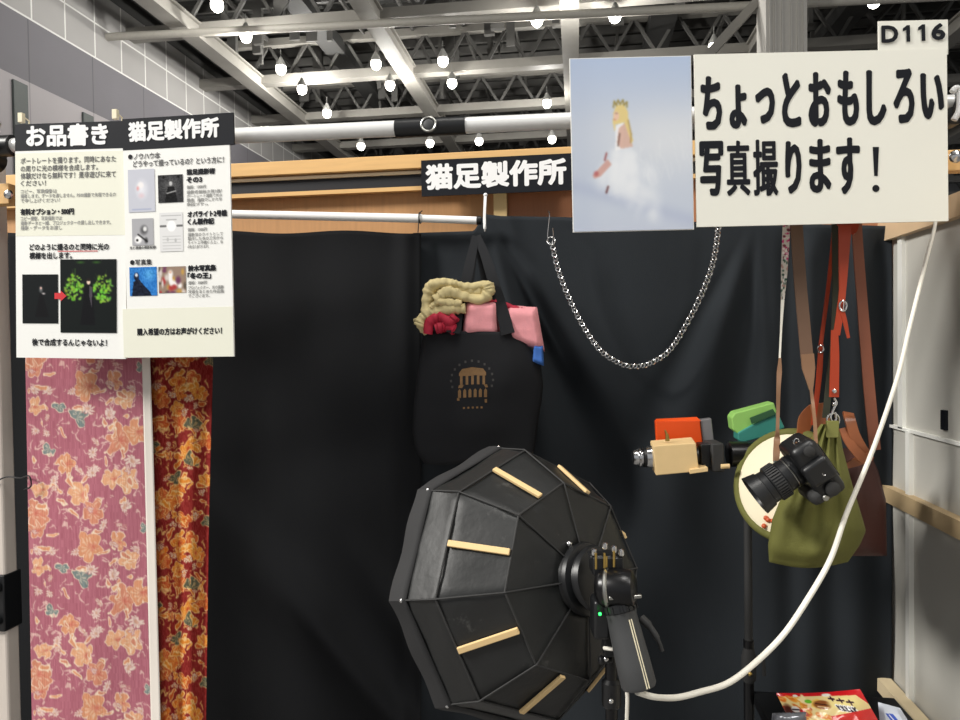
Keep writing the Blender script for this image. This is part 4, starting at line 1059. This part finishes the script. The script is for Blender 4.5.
# power lead
pw = cr([P(604, 648, 1.31), P(612, 649, 1.30), P(618, 648, 1.30), P(620, 655, 1.30), P(624, 672, 1.30), P(627, 692, 1.30), P(627, 712, 1.30), P(625, 760, 1.31), P(622, 840, 1.33), P(640, 1050, 1.32)], 6)
B_ = B().tube(pw, .0035, 8); B_.box(P(617.5, 649, 1.3), (.012, .01, .01), (RT, FW, UP)); B_.sphere(P(627, 690, 1.3), .0048, 8)
tag(B_.go('power_lead', 'cord'), 'short white lead running down the light stand below the flash', 'cable')
cp = [(937, 195, 1.90), (935, 225, 1.88), (925, 265, 1.84), (910, 325, 1.79), (896.7, 380, 1.76), (872, 452, 1.74), (846.7, 513, 1.70), (830, 560, 1.66), (804, 605, 1.6), (781, 637.5, 1.56), (751.5, 666, 1.5), (727, 683.6, 1.46), (700, 692, 1.42), (677, 697.5, 1.38), (655, 697, 1.32), (637, 692, 1.285)]
cpts = cr([P(x, y, Y) for x, y, Y in cp], 8)
tag(B().tube(cpts, [interp(i, [0, len(cpts)*.3, len(cpts)*.5, len(cpts)-1], [.0040, .0052, .0064, .0056]) for i in range(len(cpts))], 10).go('white_cable', 'cord'), 'long white cord sweeping from behind the big sign down to the flash', 'cord')

# ------------------------------------------------------------------ right stand with optical tube
P0 = P
def P(px, py, Y): return P0(px, py, Y+.14)
sp1 = P(748, 540, 1.86)
s2 = thing('light_stand', (sp1.x, sp1.y, 0), 'slim black light stand under the optical tube with the wooden block', 'stand')
x, y = sp1.x, sp1.y
zt = P(744, 452, 1.86).z; zm = P(748, 640, 1.86).z
B().tube([(x, y, zm-.03), (x, y, zt-.02)], .0105, 14).go('upper_tube', 'rubber', s2)
B().tube([(x, y, .28), (x, y, zm)], .0135, 14).go('lower_tube', 'blackm', s2)
b = B().lathe((x, y, P(748, 682, 1.86).z), (0, 0, 1), [(0, .013), (.01, .019), (.07, .019), (.10, .012)], 14); b.tube([(x+.015, y, zm-.05), (x+.035, y-.01, zm-.03), (x+.037, y-.01, zm-.09)], .005, 8); b.go('collar', 'rubber', s2)
B().sphere(P(750, 674, 1.835), .006, 10).go('collar_screw', 'brass', s2)
for k in range(3):
    a = PI+k*2*PI/3; e = V((x+.26*math.cos(a), y+.26*math.sin(a), .012))
    B().tube([(x, y, .48), e], .009, 8).go('leg', 'blackm', s2); B().tube([(x, y, .29), V((x, y, .48)).lerp(e, .5)], .005, 6).go('brace', 'blackm', s2)
ot = thing('optical_snoot', P(744, 478, 1.86), 'horizontal black optical tube with chrome lens on the slim light stand', 'light')
ta, tb = P(636, 457.5, 1.84), P(800, 452, 1.88); td = (tb-ta).normalized(); tu = (V((0, 0, 1))-td*td.z).normalized(); ty = td.cross(tu)
def at(px): return ta+td*((P(px, 455, 1.85).x-ta.x)/td.x)
b = B().lathe(at(632), td, [(0, .014), (.002, .0200), (.007, .0215), (.014, .0215), (.016, .026), (.021, .027), (.023, .020), (.034, .021), (.036, .028), (.046, .030), (.052, .031), (.060, .028)], 32); ol_ = b.go('lens', 'chrome', ot)
b = B().lathe(at(642), td, [(0, .0235), (.002, .0265), (.012, .0265), (.014, .024)], 32); b.go('focus_ring', 'black', ol_)
b = B().lathe(at(652), td, [(0, .022), (.12, .022), (.122, .026)], 24); b.go('tube', 'black', ot)
b = B().box((at(699)+at(712))/2+tu*.002, ((at(712)-at(699)).length, .05, .062), (td, ty, tu)); b.go('slide_holder', 'black', ot, bevel=.002)
b = B().lathe(at(729), td, [(0, .03), (.003, .034), (.05, .034), (.052, .031), (.10, .031), (.103, .037), (.135, .037), (.138, .03), (.16, .028)], 28); b.go('barrel', 'blackm', ot)
b = B().box((at(708.5)+at(721))/2-tu*.002, ((at(721)-at(708.5)).length, .078, .076), (td, ty, tu)); b.go('grey_band', 'rubber', ot, bevel=.004)
b = B().tube([P(721, 466.5, 1.81), P(729.5, 466, 1.81)], .0062, 12); b.go('knob', 'block', ot)
b = B().box(P(746, 470, 1.86), (.03, .04, .09)); b.tube([P(744, 478, 1.86), P(746, 500, 1.86)], .016, 14); b.go('mount', 'black', ot, bevel=.003)
b = B().tube([P(785, 446, 1.86), P(812, 440, 1.86)], .018, 14); b.tube([P(776, 452, 1.86), P(795, 440, 1.84), P(800, 436, 1.84)], .006, 8); b.go('rear_arm', 'black', ot)
wb = thing('wooden_block', P(676, 475, 1.80), 'pale wooden box clamped around the optical tube', 'block')
b = B().prism([P(653.5, 446, 1.80), P(696, 443, 1.80), P(699, 471.5, 1.80), P(656, 475.5, 1.80)], (0, .09, 0)); b.prism([P(653.5, 446, 1.80), P(650.5, 440.5, 1.885), P(691.5, 437, 1.885), P(696, 443, 1.80)], (0, 0, -.004)); b.go('block', 'block', wb, smooth=False, bevel=.002)
B().prism([P(690, 469.5, 1.79), P(708, 467.5, 1.79), P(708, 471.5, 1.79), P(690, 474, 1.79)], (0, .09, 0)).go('lower_plate', 'block', wb, smooth=False, bevel=.001)
b = B().tube([P(667.5, 441, 1.83), P(667, 434, 1.83)], [.006, .004], 10); b.tube([P(667, 435, 1.83), P(665, 430, 1.83)], [.004, .002], 8); b.go('peg', 'brass', wb)
# orange box + silver card
obx = thing('filter_case', P(685, 444, 1.94), 'small orange plastic case with a grey end standing behind the wooden block', 'case')
b = B().prism([P(655.5, 421, 1.93), P(700, 420.5, 1.93), P(703, 446, 1.93), P(657, 450, 1.93)], (0, .03, 0)); b.go('case', 'orangebox', obx, smooth=False, bevel=.003)
b = B().prism([P(656, 419, 1.945), P(697, 417, 1.945), P(701, 421, 1.93), P(655.5, 421.5, 1.93)], (0, .004, .0)); b.go('lid', 'orangebox', obx, smooth=False)
b = B().prism([P(700.3, 420, 1.935), P(711.5, 418.5, 1.935), P(714.5, 445, 1.935), P(703.3, 446, 1.935)], (0, .03, 0)); b.go('end_plate', 'silverbox', obx, smooth=False, bevel=.002)
gbx = thing('filter_case', P(757, 444, 1.9), 'tilted lime green and teal plastic case lying on the black optical tube', 'case')
b = B().prism([P(731.5, 418, 1.9), P(735, 413, 1.9), P(774, 402.5, 1.9), P(778, 415, 1.9), P(750, 427, 1.9), P(738, 434, 1.9), P(733, 430, 1.9)], (0, .06, 0)); b.go('case', 'limegreen', gbx, smooth=False, bevel=.003)
b = B().prism([P(738, 433, 1.892), P(752, 425, 1.892), P(778, 412.5, 1.892), P(785, 428, 1.892), P(765, 437, 1.892), P(742, 443, 1.892), P(738, 440, 1.892)], (0, .06, 0)); b.go('tray', 'teal', gbx, smooth=False, bevel=.003)
b = B().prism([P(750, 418, 1.888), P(773, 409, 1.888), P(776, 414, 1.888), P(752, 424, 1.888)], (0, .006, 0)); b.go('label_strip', 'dgreen', gbx, smooth=False)

P = P0
# ------------------------------------------------------------------ round cream disc with olive rim
dc = P(787, 484, 1.88); major = (P(811, 434, 1.89)-P(757, 532, 1.89)).normalized()
nrm = (-FW*.64-RT*.66+UP*.38).normalized(); nrm = (nrm-major*nrm.dot(major)).normalized()
t = thing('reflector_disc', dc-V((0, 0, .15)), 'round cream disc with an olive green rim behind the hanging camera', 'reflector')
R_ = S(1.87)*50
b = B().lathe(dc, nrm, [(-.012, R_*.6), (-.008, R_*.96), (.0, R_*.98), (.004, R_*.92), (.006, R_*.1)], 48); b.go('disc', 'cream', t)
b = B(); e1 = major; e2 = nrm.cross(major)
b.tube([dc-nrm*.01+(e1*math.cos(q*PI/24)+e2*math.sin(q*PI/24))*R_*1.03 for q in range(48)], .012, 10, closed=True); b.go('rim', 'olive', t)
b = B()
for i, (x, y) in enumerate(((764, 526), (768, 520), (773, 521), (766, 518))): dd = ray(x, y); b.sphere(EYE+dd*((dc+nrm*.008-EYE).dot(nrm)/dd.dot(nrm)), .0065, 8)
b.go('bead_trim', 'amber', t)

# ------------------------------------------------------------------ straps and bags
def strap(name, pts, ws, m, label, th=.003, Y=1.84, loc=None, smoothn=6):
    pp = cr([P(p[0], p[1], p[2] if len(p) > 2 else Y) for p in pts], smoothn)
    n = len(pts); w = [S(Y)*interp(i/(len(pp)-1)*(n-1), list(range(n)), ws) for i in range(len(pp))]
    return B().strip(pp, w, th)
def over(px, w=0):   # points that carry a strap over the pole
    c = pa(px); return c
dslr = thing('slr_camera', P(805, 490, 1.74), 'black camera with a stout zoom lens dangling in front of the cream disc', 'camera')
lx = (-RT*.80-UP*.57+FW*.10).normalized()       # lens direction
wv = (RT*.58-UP*.80+FW*.05); wv = (wv-lx*wv.dot(lx)).normalized(); tv = lx.cross(wv).normalized()
if tv.dot(FW) > 0: tv = -tv
cb = P(811, 466, 1.68)
def cbx(l, w, t_): return cb+lx*l+wv*w+tv*t_
b = B(); b.box(cbx(0, 0, 0), (.062, .138, .095), (lx, wv, tv))
o = b.go('body', 'black', dslr, bevel=.014)
b = B(); b.box(cbx(.012, .052, 0), (.075, .032, .088), (lx, wv, tv)); b.go('grip', 'rubber', dslr, bevel=.012)
b = B(); b.prism([cbx(-.028, -.03, .04), cbx(.034, -.028, .04), cbx(.034, .022, .04), cbx(-.028, .024, .04)], tv*.022); b.go('viewfinder_hump', 'black', dslr, bevel=.008)
b = B(); b.lathe(cbx(.0, .045, .045), tv, [(0, .014), (.002, .016), (.010, .016), (.012, .013)], 20); b.go('mode_dial', 'rubber', dslr)
b = B(); b.lathe(cbx(.022, .055, .047), tv, [(0, .006), (.004, .007), (.006, .005)], 14); b.go('shutter_button', 'steel', dslr)
b = B(); b.lathe(cbx(-.005, -.05, .045), tv, [(0, .011), (.002, .012), (.007, .012), (.009, .009)], 18); b.go('exposure_dial', 'rubber', dslr)
b = B(); b.box(cbx(-.033, 0, -.005), (.006, .085, .06), (lx, wv, tv)); b.go('screen', 'blackm', dslr, bevel=.002)
lo = cbx(.030, -.012, -.004)
b = B().lathe(lo, lx, [(0, .034), (.006, .037), (.012, .037), (.014, .035), (.034, .036), (.036, .039), (.064, .040), (.066, .037), (.080, .038)], 40); lens_ = b.go('lens', 'black', dslr)
b = B()
for q in range(40):
    a = q*2*PI/40; b.box(lo+lx*.05+(wv*math.cos(a)+tv*math.sin(a))*.0405, (.024, .003, .003), (lx, wv*math.cos(a)+tv*math.sin(a), (wv*-math.sin(a)+tv*math.cos(a))))
b.go('zoom_ring', 'rubber', lens_)
b = B().lathe(lo, lx, [(.0145, .0362), (.016, .0372), (.0175, .0362)], 40); b.go('metal_band', 'steel', lens_)
b = B().lathe(lo+lx*.078, lx, [(0, .036), (.003, .041), (.024, .045), (.030, .046), (.030, .040), (.012, .034), (.010, .002)], 40); b.go('lens_hood', 'black', lens_)
for s_, q in ((-1, cbx(.0, -.071, .02)), (1, cbx(-.005, .0, .06))):
    B().tube([q+RT*.006*math.cos(k*PI/6)+UP*.008*math.sin(k*PI/6) for k in range(12)], .0015, 6, closed=True).go('strap_ring', 'chrome', dslr)
# camera strap (floral / leather on the left, brown pad on the right)
cs = thing('camera_strap', P(786, 300, 1.82), 'camera strap with pink floral upper part and thin brown leather ends, left of all', 'strap')
fm = Pic(16, 160, (214, 206, 196)); rs = np.random.RandomState(3)
for k in range(60): fm.ell(rs.rand()*16, rs.rand()*80, 1.5+rs.rand()*3, 1.5+rs.rand()*3, [(206, 60, 120), (214, 130, 150), (240, 230, 225), (120, 60, 70)][k % 4], .4, .9)
for k in range(50): fm.ell(rs.rand()*16, 75+rs.rand()*85, 1.5+rs.rand()*2.5, 1.5+rs.rand()*3, [(50, 80, 66), (230, 225, 220), (80, 104, 90), (190, 150, 140)][k % 4], .4, .9)
def fst(u, v):
    py = lerp(218, 302, v); c = interp(py, [218, 302], [787, 782.6]); w = interp(py, [218, 270, 302], [8.2, 6.5, 3.4]); return P(c+(u-.5)*w, py, interp(py, [218, 302], [1.835, 1.825]))
grid('floral_band', fst, 16, 160, 'printcloth', cs, cols=fm.a, solid=.002)
strap('x', [(782.6, 300, 1.825), (781, 330, 1.82), (779.5, 362, 1.815)], [3, 1.6, 1.6], 'x', '').go('cord', 'cord', cs)
strap('x', [(780, 358, 1.815), (779.3, 372, 1.81), (778.5, 388, 1.80), (778, 410, 1.80), (777.5, 430, 1.79), (777, 440, 1.79), (776.5, 452, 1.76), (776, 462, 1.74)], [2, 4.5, 3.6, 3, 3, 5.5, 6, 5], 'x', '').go('leather_end', 'strapthin', cs)
q = P(776, 465, 1.735)
B().tube([q+RT*.006*math.cos(k*PI/6)+UP*.009*math.sin(k*PI/6) for k in range(12)], .0016, 6, closed=True).go('ring', 'steel', cs)
B().tube([P(776, 467, 1.735), P(782, 462, 1.71), cbx(0, -.071, .02)], .0018, 6).go('tie', 'strapthin', cs)
c = pa(787); strap('x', [(787, 222, 1.835), (787.5, 170, 1.834), (788, 120, 1.836)], [8, 8, 8], 'x', '').go('upper_loop', 'strapb', cs)
cs2 = thing('camera_strap', P(800, 300, 1.83), 'broad brown camera strap pad narrowing to a thin thong above the camera', 'strap')
strap('x', [(793, 120, 1.836), (795, 180, 1.835), (796.5, 226, 1.83), (800, 280, 1.83), (804, 325, 1.825), (807, 358, 1.82)], [10, 10, 11, 11, 11, 11], 'x', '', th=.004).go('pad', 'strapb', cs2)
strap('x', [(807.3, 354, 1.816), (808.5, 368, 1.815), (810, 380, 1.812), (811, 390, 1.81)], [11.5, 11.5, 7, 3], 'x', '', th=.005).go('leather_tip', 'strapthin', cs2)
strap('x', [(811, 388, 1.81), (813, 405, 1.80), (815, 425, 1.74), (816, 445, 1.68), (817, 452, 1.65)], [2.6, 3, 3, 3, 3], 'x', '').go('thong', 'strapthin', cs2)

def hangstrap(label, name, segs, m, cat='strap'):
    t = thing(name, P(segs[0][0][1][0], segs[0][0][1][1], 1.84), label, cat)
    return t
# brown leather bag
lb_ = thing('shoulder_bag', P(855, 560, 1.93), 'dark reddish brown leather shoulder bag behind the olive bag', 'bag')
def lbag(s):
    def f(u, v):
        py = lerp(448, 556, v); l = interp(py, [448, 480, 556], [828, 818, 806]); r = interp(py, [448, 470, 500, 556], [868, 878, 886, 887]); px = lerp(l, r, u)
        e = (math.sin(PI*u)**.45)*(.3+.7*sm(v, 0, .5)); e *= .55+.45*(1-sm(v, .93, 1))
        return P(px, py, 2.01-s*.06*e+.008*nz(px*.05, py*.03, s)+.006*math.sin(px*.25+py*.02)*(1-v))
    return f
closed_shell(lbag(1), lbag(-1), 34, 30).go('bag_body', 'leatherd', lb_, autos=False)
def rib(pts, ws, th=.006, Y=1.88, nrm=None):
    pp = cr([P(p[0], p[1], p[2] if len(p) > 2 else Y) for p in pts], 6); n = len(pts)
    return B().strip(pp, [S(Y)*interp(i/(len(pp)-1)*(n-1), list(range(n)), ws) for i in range(len(pp))], th, nrm)
rib([(802, 436, 1.9), (806, 420, 1.9), (814, 411, 1.9), (822, 408, 1.9)], [10, 14, 14, 10]).go('flap_corner', 'tan', lb_)
rib([(818, 404), (822, 420), (822, 436), (812, 448)], [14, 16, 16, 12]).go('flap_corner', 'tan', lb_)
rib([(848, 413, 1.90), (850, 420, 1.88), (854, 434, 1.87), (861, 447, 1.87), (868, 456, 1.88)], [10, 9.5, 9.5, 9, 8]).go('front_strap', 'tan', lb_)
rib([(843, 428, 1.88), (848, 440, 1.87), (855, 450, 1.865), (864, 458, 1.865), (871, 456, 1.88)], [8, 8, 8, 10, 8]).go('front_strap', 'tan', lb_)
rib([(846, 466), (856, 462), (866, 458), (872, 455)], [5, 8, 8, 6]).go('strap_keeper', 'tan', lb_)
rib([(855, 120, 1.90), (856, 180, 1.895), (857, 232, 1.89), (862, 300, 1.89), (867.5, 370, 1.89), (872, 420, 1.89), (875, 450, 1.90)], [9, 9, 9, 9.3, 10, 10, 10], th=.004).go('shoulder_strap', 'strapr', lb_)
# olive bag
ob_ = thing('slouch_bag', P(820, 565, 1.84), 'olive green canvas slouch bag gathered to one tab behind the camera', 'bag')
def obag(s):
    def f(u, v):
        py = lerp(424, 562, v)
        l = interp(py, [424, 432, 450, 480, 520, 545, 562], [821, 815, 806, 788, 772, 768, 769]); r = interp(py, [424, 432, 450, 480, 520, 531, 545, 562], [836, 840, 843, 851, 863, 866, 860, 848])
        px = lerp(l, r, u); py += 6*math.sin(PI*u)*sm(v, .8, 1)
        e = (math.sin(PI*u)**.5)*(.28+.72*sm(v, 0, .55)); e *= .35+.65*(1-sm(v, .90, 1))
        th = (u-.5)
        fold = .007*math.sin(th*26+1.0+py*.015)*(1-sm(v, .5, 1))+.009*nz(px*.035, py*.03, 7+s)+.006*math.sin((px+py)*.09)*sm(v, .3, .6)
        return P(px, py, 1.80-s*.05*e+fold*math.sin(PI*u)**.5)
    return f
closed_shell(obag(1), obag(-1), 48, 44).go('bag_body', 'olive', ob_, autos=False)
b = B().prism([P(827, 421, 1.775), P(839.5, 421, 1.775), P(839, 438, 1.76), P(827.5, 438, 1.76)], (0, .012, 0)); b.go('tab', 'olive', ob_, bevel=.002)
q = P(833, 420, 1.80); B().tube([q+V((.014*math.cos(k*PI/9), 0, .016*math.sin(k*PI/9))) for k in range(18)], .0022, 8, closed=True).go('ring', 'chrome', ob_)
b = B().tube(cr([P(834, 398, 1.80), P(836.5, 403, 1.80), P(834, 408, 1.80), P(832, 413, 1.80), P(830.5, 418, 1.80), P(833, 422, 1.80), P(836, 419, 1.80), P(835, 412, 1.80)], 5), .0026, 8); b.sphere(P(834, 404, 1.80), .005, 8); b.go('clasp', 'chrome', ob_)
b = rib([(834.5, 330, 1.80), (834.8, 355, 1.80), (834.3, 380, 1.80), (834, 397, 1.80)], [6, 7.5, 8, 8.5], th=.004, Y=1.8); b.go('lower_strap', 'orange', ob_)
rib([(845, 225, 1.81), (843.5, 260, 1.81), (842.5, 290, 1.805), (840, 312, 1.80), (836.5, 335, 1.80)], [11.5, 9, 6, 6, 6], th=.004, Y=1.8).go('upper_strap', 'orange', ob_)
b = rib([(848, 120, 1.835), (849, 180, 1.83), (848, 222, 1.82), (846, 232, 1.812)], [14, 16, 20, 14], th=.005, Y=1.83); b.go('upper_strap', 'orange', ob_)
rib([(842, 310, 1.798), (845, 322, 1.798), (848.5, 338, 1.80)], [4, 4, 2.5], th=.003, Y=1.8).go('strap_tongue', 'orange', ob_)
B().lathe(P(834, 391, 1.797), (0, -1, 0), [(0, .004), (.003, .005), (.005, .002)], 10).go('rivet', 'chrome', ob_)
b = B(); q = P(843, 306, 1.795); b.tube([q+V((.008*math.cos(k*PI/6), 0, .012*math.sin(k*PI/6))) for k in range(12)], .002, 6, closed=True); b.beam(q+V((0, -.002, -.012)), q+V((.001, -.002, .012)), .002, .002); b.go('buckle', 'chrome', ob_)
# thin orange strap with buckle and dark green strap
t = thing('carrying_strap', P(826, 400, 1.86), 'thin orange leather strap with a small buckle left of the green webbing', 'strap')
rib([(836, 120, 1.875), (835.5, 180, 1.875), (834, 228, 1.87), (829, 280, 1.87), (824, 320, 1.87), (820.5, 346, 1.87)], [3.5]*6, Y=1.87, th=.003).go('upper_strap', 'orange', t)
rib([(821, 344, 1.868), (819.5, 370, 1.868), (817, 395, 1.868), (813, 425, 1.87)], [4.5, 5, 4.5, 4], Y=1.87, th=.003).go('lower_strap', 'orange', t)
q = P(820.5, 349, 1.86); b = B(); b.tube([q+V((.007*math.cos(k*PI/6), 0, .009*math.sin(k*PI/6))) for k in range(12)], .002, 6, closed=True); b.go('buckle', 'chrome', t)
b = rib([(833, 120, 1.85), (833.5, 180, 1.85), (835, 226, 1.85), (835.5, 280, 1.85), (834.5, 330, 1.85), (830, 375, 1.85), (825.5, 418, 1.85)], [5.5, 5.5, 5.8, 6, 6, 6, 6], Y=1.85, th=.004)
tag(b.go('webbing_strap', 'strapg'), 'dark green webbing strap hanging between the orange straps', 'strap')

# ------------------------------------------------------------------ small things at the bottom right: a table with snacks
ztab = P(840, 745, 1.75).z
tb_ = thing('snack_table', (P(852, 760, 1.8).x, 1.75, 0), 'low dark table top under the snack bags, below the frame', 'table')
b = B().box((P(852, 760, 1.8).x, 1.8, ztab-.02), (.36, .42, .03)); b.go('tabletop', 'black', tb_, bevel=.003)
for sx in (-1, 1):
    for sy in (-1, 1): B().box((P(852, 760, 1.8).x+sx*.13, 1.8+sy*.18, (ztab-.035)/2), (.025, .025, ztab-.035)).go('leg', 'blackm', tb_, smooth=False)
SW_, SH_ = 220, 150
g = Pic(SW_, SH_, (238, 214, 150)); rs = np.random.RandomState(2)
g.poly([(0, 0), (SW_, 0), (SW_, 7), (120, 9), (0, 10)], (206, 30, 36)); g.poly([(120, 0), (SW_, 0), (SW_, 40), (200, 14), (120, 10)], (206, 30, 36))
for k in range(46):
    x = rs.rand()*110; yy = 12+rs.rand()*130; c = [(238, 160, 50), (226, 120, 40), (244, 196, 90), (230, 140, 60), (245, 225, 170), (190, 60, 40)][k % 6]
    g.ell(x, yy, 9+rs.rand()*8, 4+rs.rand()*6, c, .35, .95, rs.rand()*3); g.line([(x-4, yy-2), (x+4, yy-1)], 1, (250, 225, 160), .6)
g.ell(72, 24, 10, 6, (110, 190, 50), .2); g.ell(12, 60, 16, 34, (90, 40, 30), .3, .8)
g.ell(104, 34, 26, 14, (140, 80, 40), .25); g.line([(88, 30), (120, 36)], 1.5, (60, 30, 20)); g.line([(90, 38), (116, 42)], 1.2, (230, 200, 150))
g.ell(160, 34, 48, 22, (240, 222, 150), .3)
for (x, yy, w, h_) in ((128, 18, 12, 6), (146, 24, 16, 7), (168, 30, 15, 9)): g.line([(x, yy), (x+w, yy+2)], 2.2, (50, 20, 40)); g.line([(x+w*.5, yy-4), (x+w*.6, yy+h_)], 1.8, (50, 20, 40))
for k in range(5):
    x = 140+k*9; yy = 44+k*2; g.line([(x-2, yy-7), (x+6, yy+7)], 4, (252, 250, 246)); g.line([(x-2, yy-6), (x+1, yy+6)], 1.8, (24, 18, 30)); g.line([(x+4, yy-6), (x, yy+2), (x+5, yy+7)], 1.6, (24, 18, 30))
g.ell(30, 46, 12, 10, (245, 240, 235), .2); g.line([(22, 46), (38, 47)], 2, (60, 40, 50)); g.ell(44, 50, 7, 5, (200, 30, 30), .3); g.poly([(110, 66), (220, 50), (220, 150), (90, 150)], (214, 44, 40)); g.ell(46, 8, 7, 4, (245, 240, 235), .2); g.ell(126, 8, 14, 5, (240, 235, 225), .3)
g.blur(1)
def snack(s):
    def f(u, v):
        l = lerp(776, 802, v); r = lerp(860, 893, v); px = lerp(l, r, u)
        top = lerp(693, 689, u)+(1.5*math.sin(u*PI)); py = lerp(top, 746, v)
        e = (min(1, 6*u*(1-u)))*(min(1, 5*v*(1-v)))
        return P(px, py, lerp(1.70, 1.62, v)-s*.026*e+.004*nz(px*.09, py*.09)*e)
    return f
sbag = thing('snack_bag', P(835, 746, 1.66), 'shiny snack packet printed with orange crackers and a red edge', 'packet')
grid('front_film', snack(1), SW_, SH_, 'printfoil', sbag, cols=g.a)
grid('back_film', snack(-1), 30, 30, mat('red_film', (190, 30, 34), .25), sbag)
def pk(cs, Y, th, m, name, label):
    tag(pillow('x', cs, Y, th, m).go(name, m, autos=False), label, 'packet')
pk([(772, 713), (806, 712), (808, 748), (770, 748)], 1.58, .02, mat('clear_grey_film', (120, 122, 128), .2, .3, var=.6, vscale=60), 'snack_bag', 'crumpled grey see-through packet at the lower left of the snack packet')
g = Pic(80, 90, (214, 220, 232)); g.poly([(20, 20), (42, 18), (60, 44), (44, 50)], (60, 90, 190)); g.poly([(28, 40), (50, 50), (40, 70)], (40, 70, 170)); g.line([(10, 60), (40, 74)], 3, (200, 60, 50)); g.line([(20, 66), (56, 60)], 2, (90, 120, 200)); g.line([(30, 22), (54, 50)], 1.5, (240, 240, 245)); g.blur(1)
def sn2(s):
    def f(u, v):
        px = lerp(lerp(878, 900, u), lerp(882, 926, u), v); py = lerp(702+6*u, 748, v); e = min(1, 6*u*(1-u))*min(1, 6*v*(1-v)); return P(px, py, lerp(1.74, 1.68, v)-s*.015*e)
    return f
t = thing('snack_bag', P(900, 748, 1.7), 'small white and blue packet right of the cracker packet', 'packet')
grid('front_film', sn2(1), 80, 90, 'printfoil', t, cols=g.a); grid('back_film', sn2(-1), 20, 20, mat('white_film', (220, 222, 228), .3), t)

# ------------------------------------------------------------------ light
w = bpy.data.worlds.new('world'); SC.world = w; w.use_nodes = True
w.node_tree.nodes['Background'].inputs[0].default_value = (.95, .97, 1, 1); w.node_tree.nodes['Background'].inputs[1].default_value = .42
def area(loc, target, size, power, col=(1, .97, .92)):
    l = bpy.data.lights.new('hall_fill_light', 'AREA'); l.shape = 'DISK'; l.size = size; l.energy = power; l.color = col  # added unseen soft disc, standing in for hall lamp rows behind the camera
    o = bpy.data.objects.new('hall_fill_light', l); COL.objects.link(o); o.location = loc
    o.rotation_euler = (V(target)-V(loc)).to_track_quat('-Z', 'Y').to_euler()
area((-9, -2.5, 8), (1, 2, 1.2), 2.5, 1500)  # added fill from high left, brightens the grey side wall
area((4, -3.5, 9.5), (0, 2, 1.4), 2.5, 330)
area((0, -1, 11.5), (0, 2.4, 1), 3, 480)
for x_, y_ in [lamps[i] for i in (1, 3, 6, 8, 12, 13, 14)]:
    p = PZ(x_, y_, 1.6+10.6)
    l = bpy.data.lights.new('hall_point_light', 'POINT'); l.energy = 350; l.shadow_soft_size = .12; l.color = (1, .97, .92)
    o = bpy.data.objects.new('hall_point_light', l); COL.objects.link(o); o.location = p-V((0, 0, .36))
for x_, y_ in ((-11, 12), (-11, 20), (-11, 29)):  # extra lights without lamp bodies, added to brighten the left hall wall
    l = bpy.data.lights.new('hall_point_light', 'POINT'); l.energy = 350; l.shadow_soft_size = .12; l.color = (1, .97, .92)
    o = bpy.data.objects.new('hall_point_light', l); COL.objects.link(o); o.location = (x_, y_, ZB-.6)
SC.view_settings.view_transform = 'Standard'; SC.view_settings.look = 'None'; SC.view_settings.gamma = 1; SC.view_settings.use_curve_mapping = False
SC.view_settings.exposure = 0.07
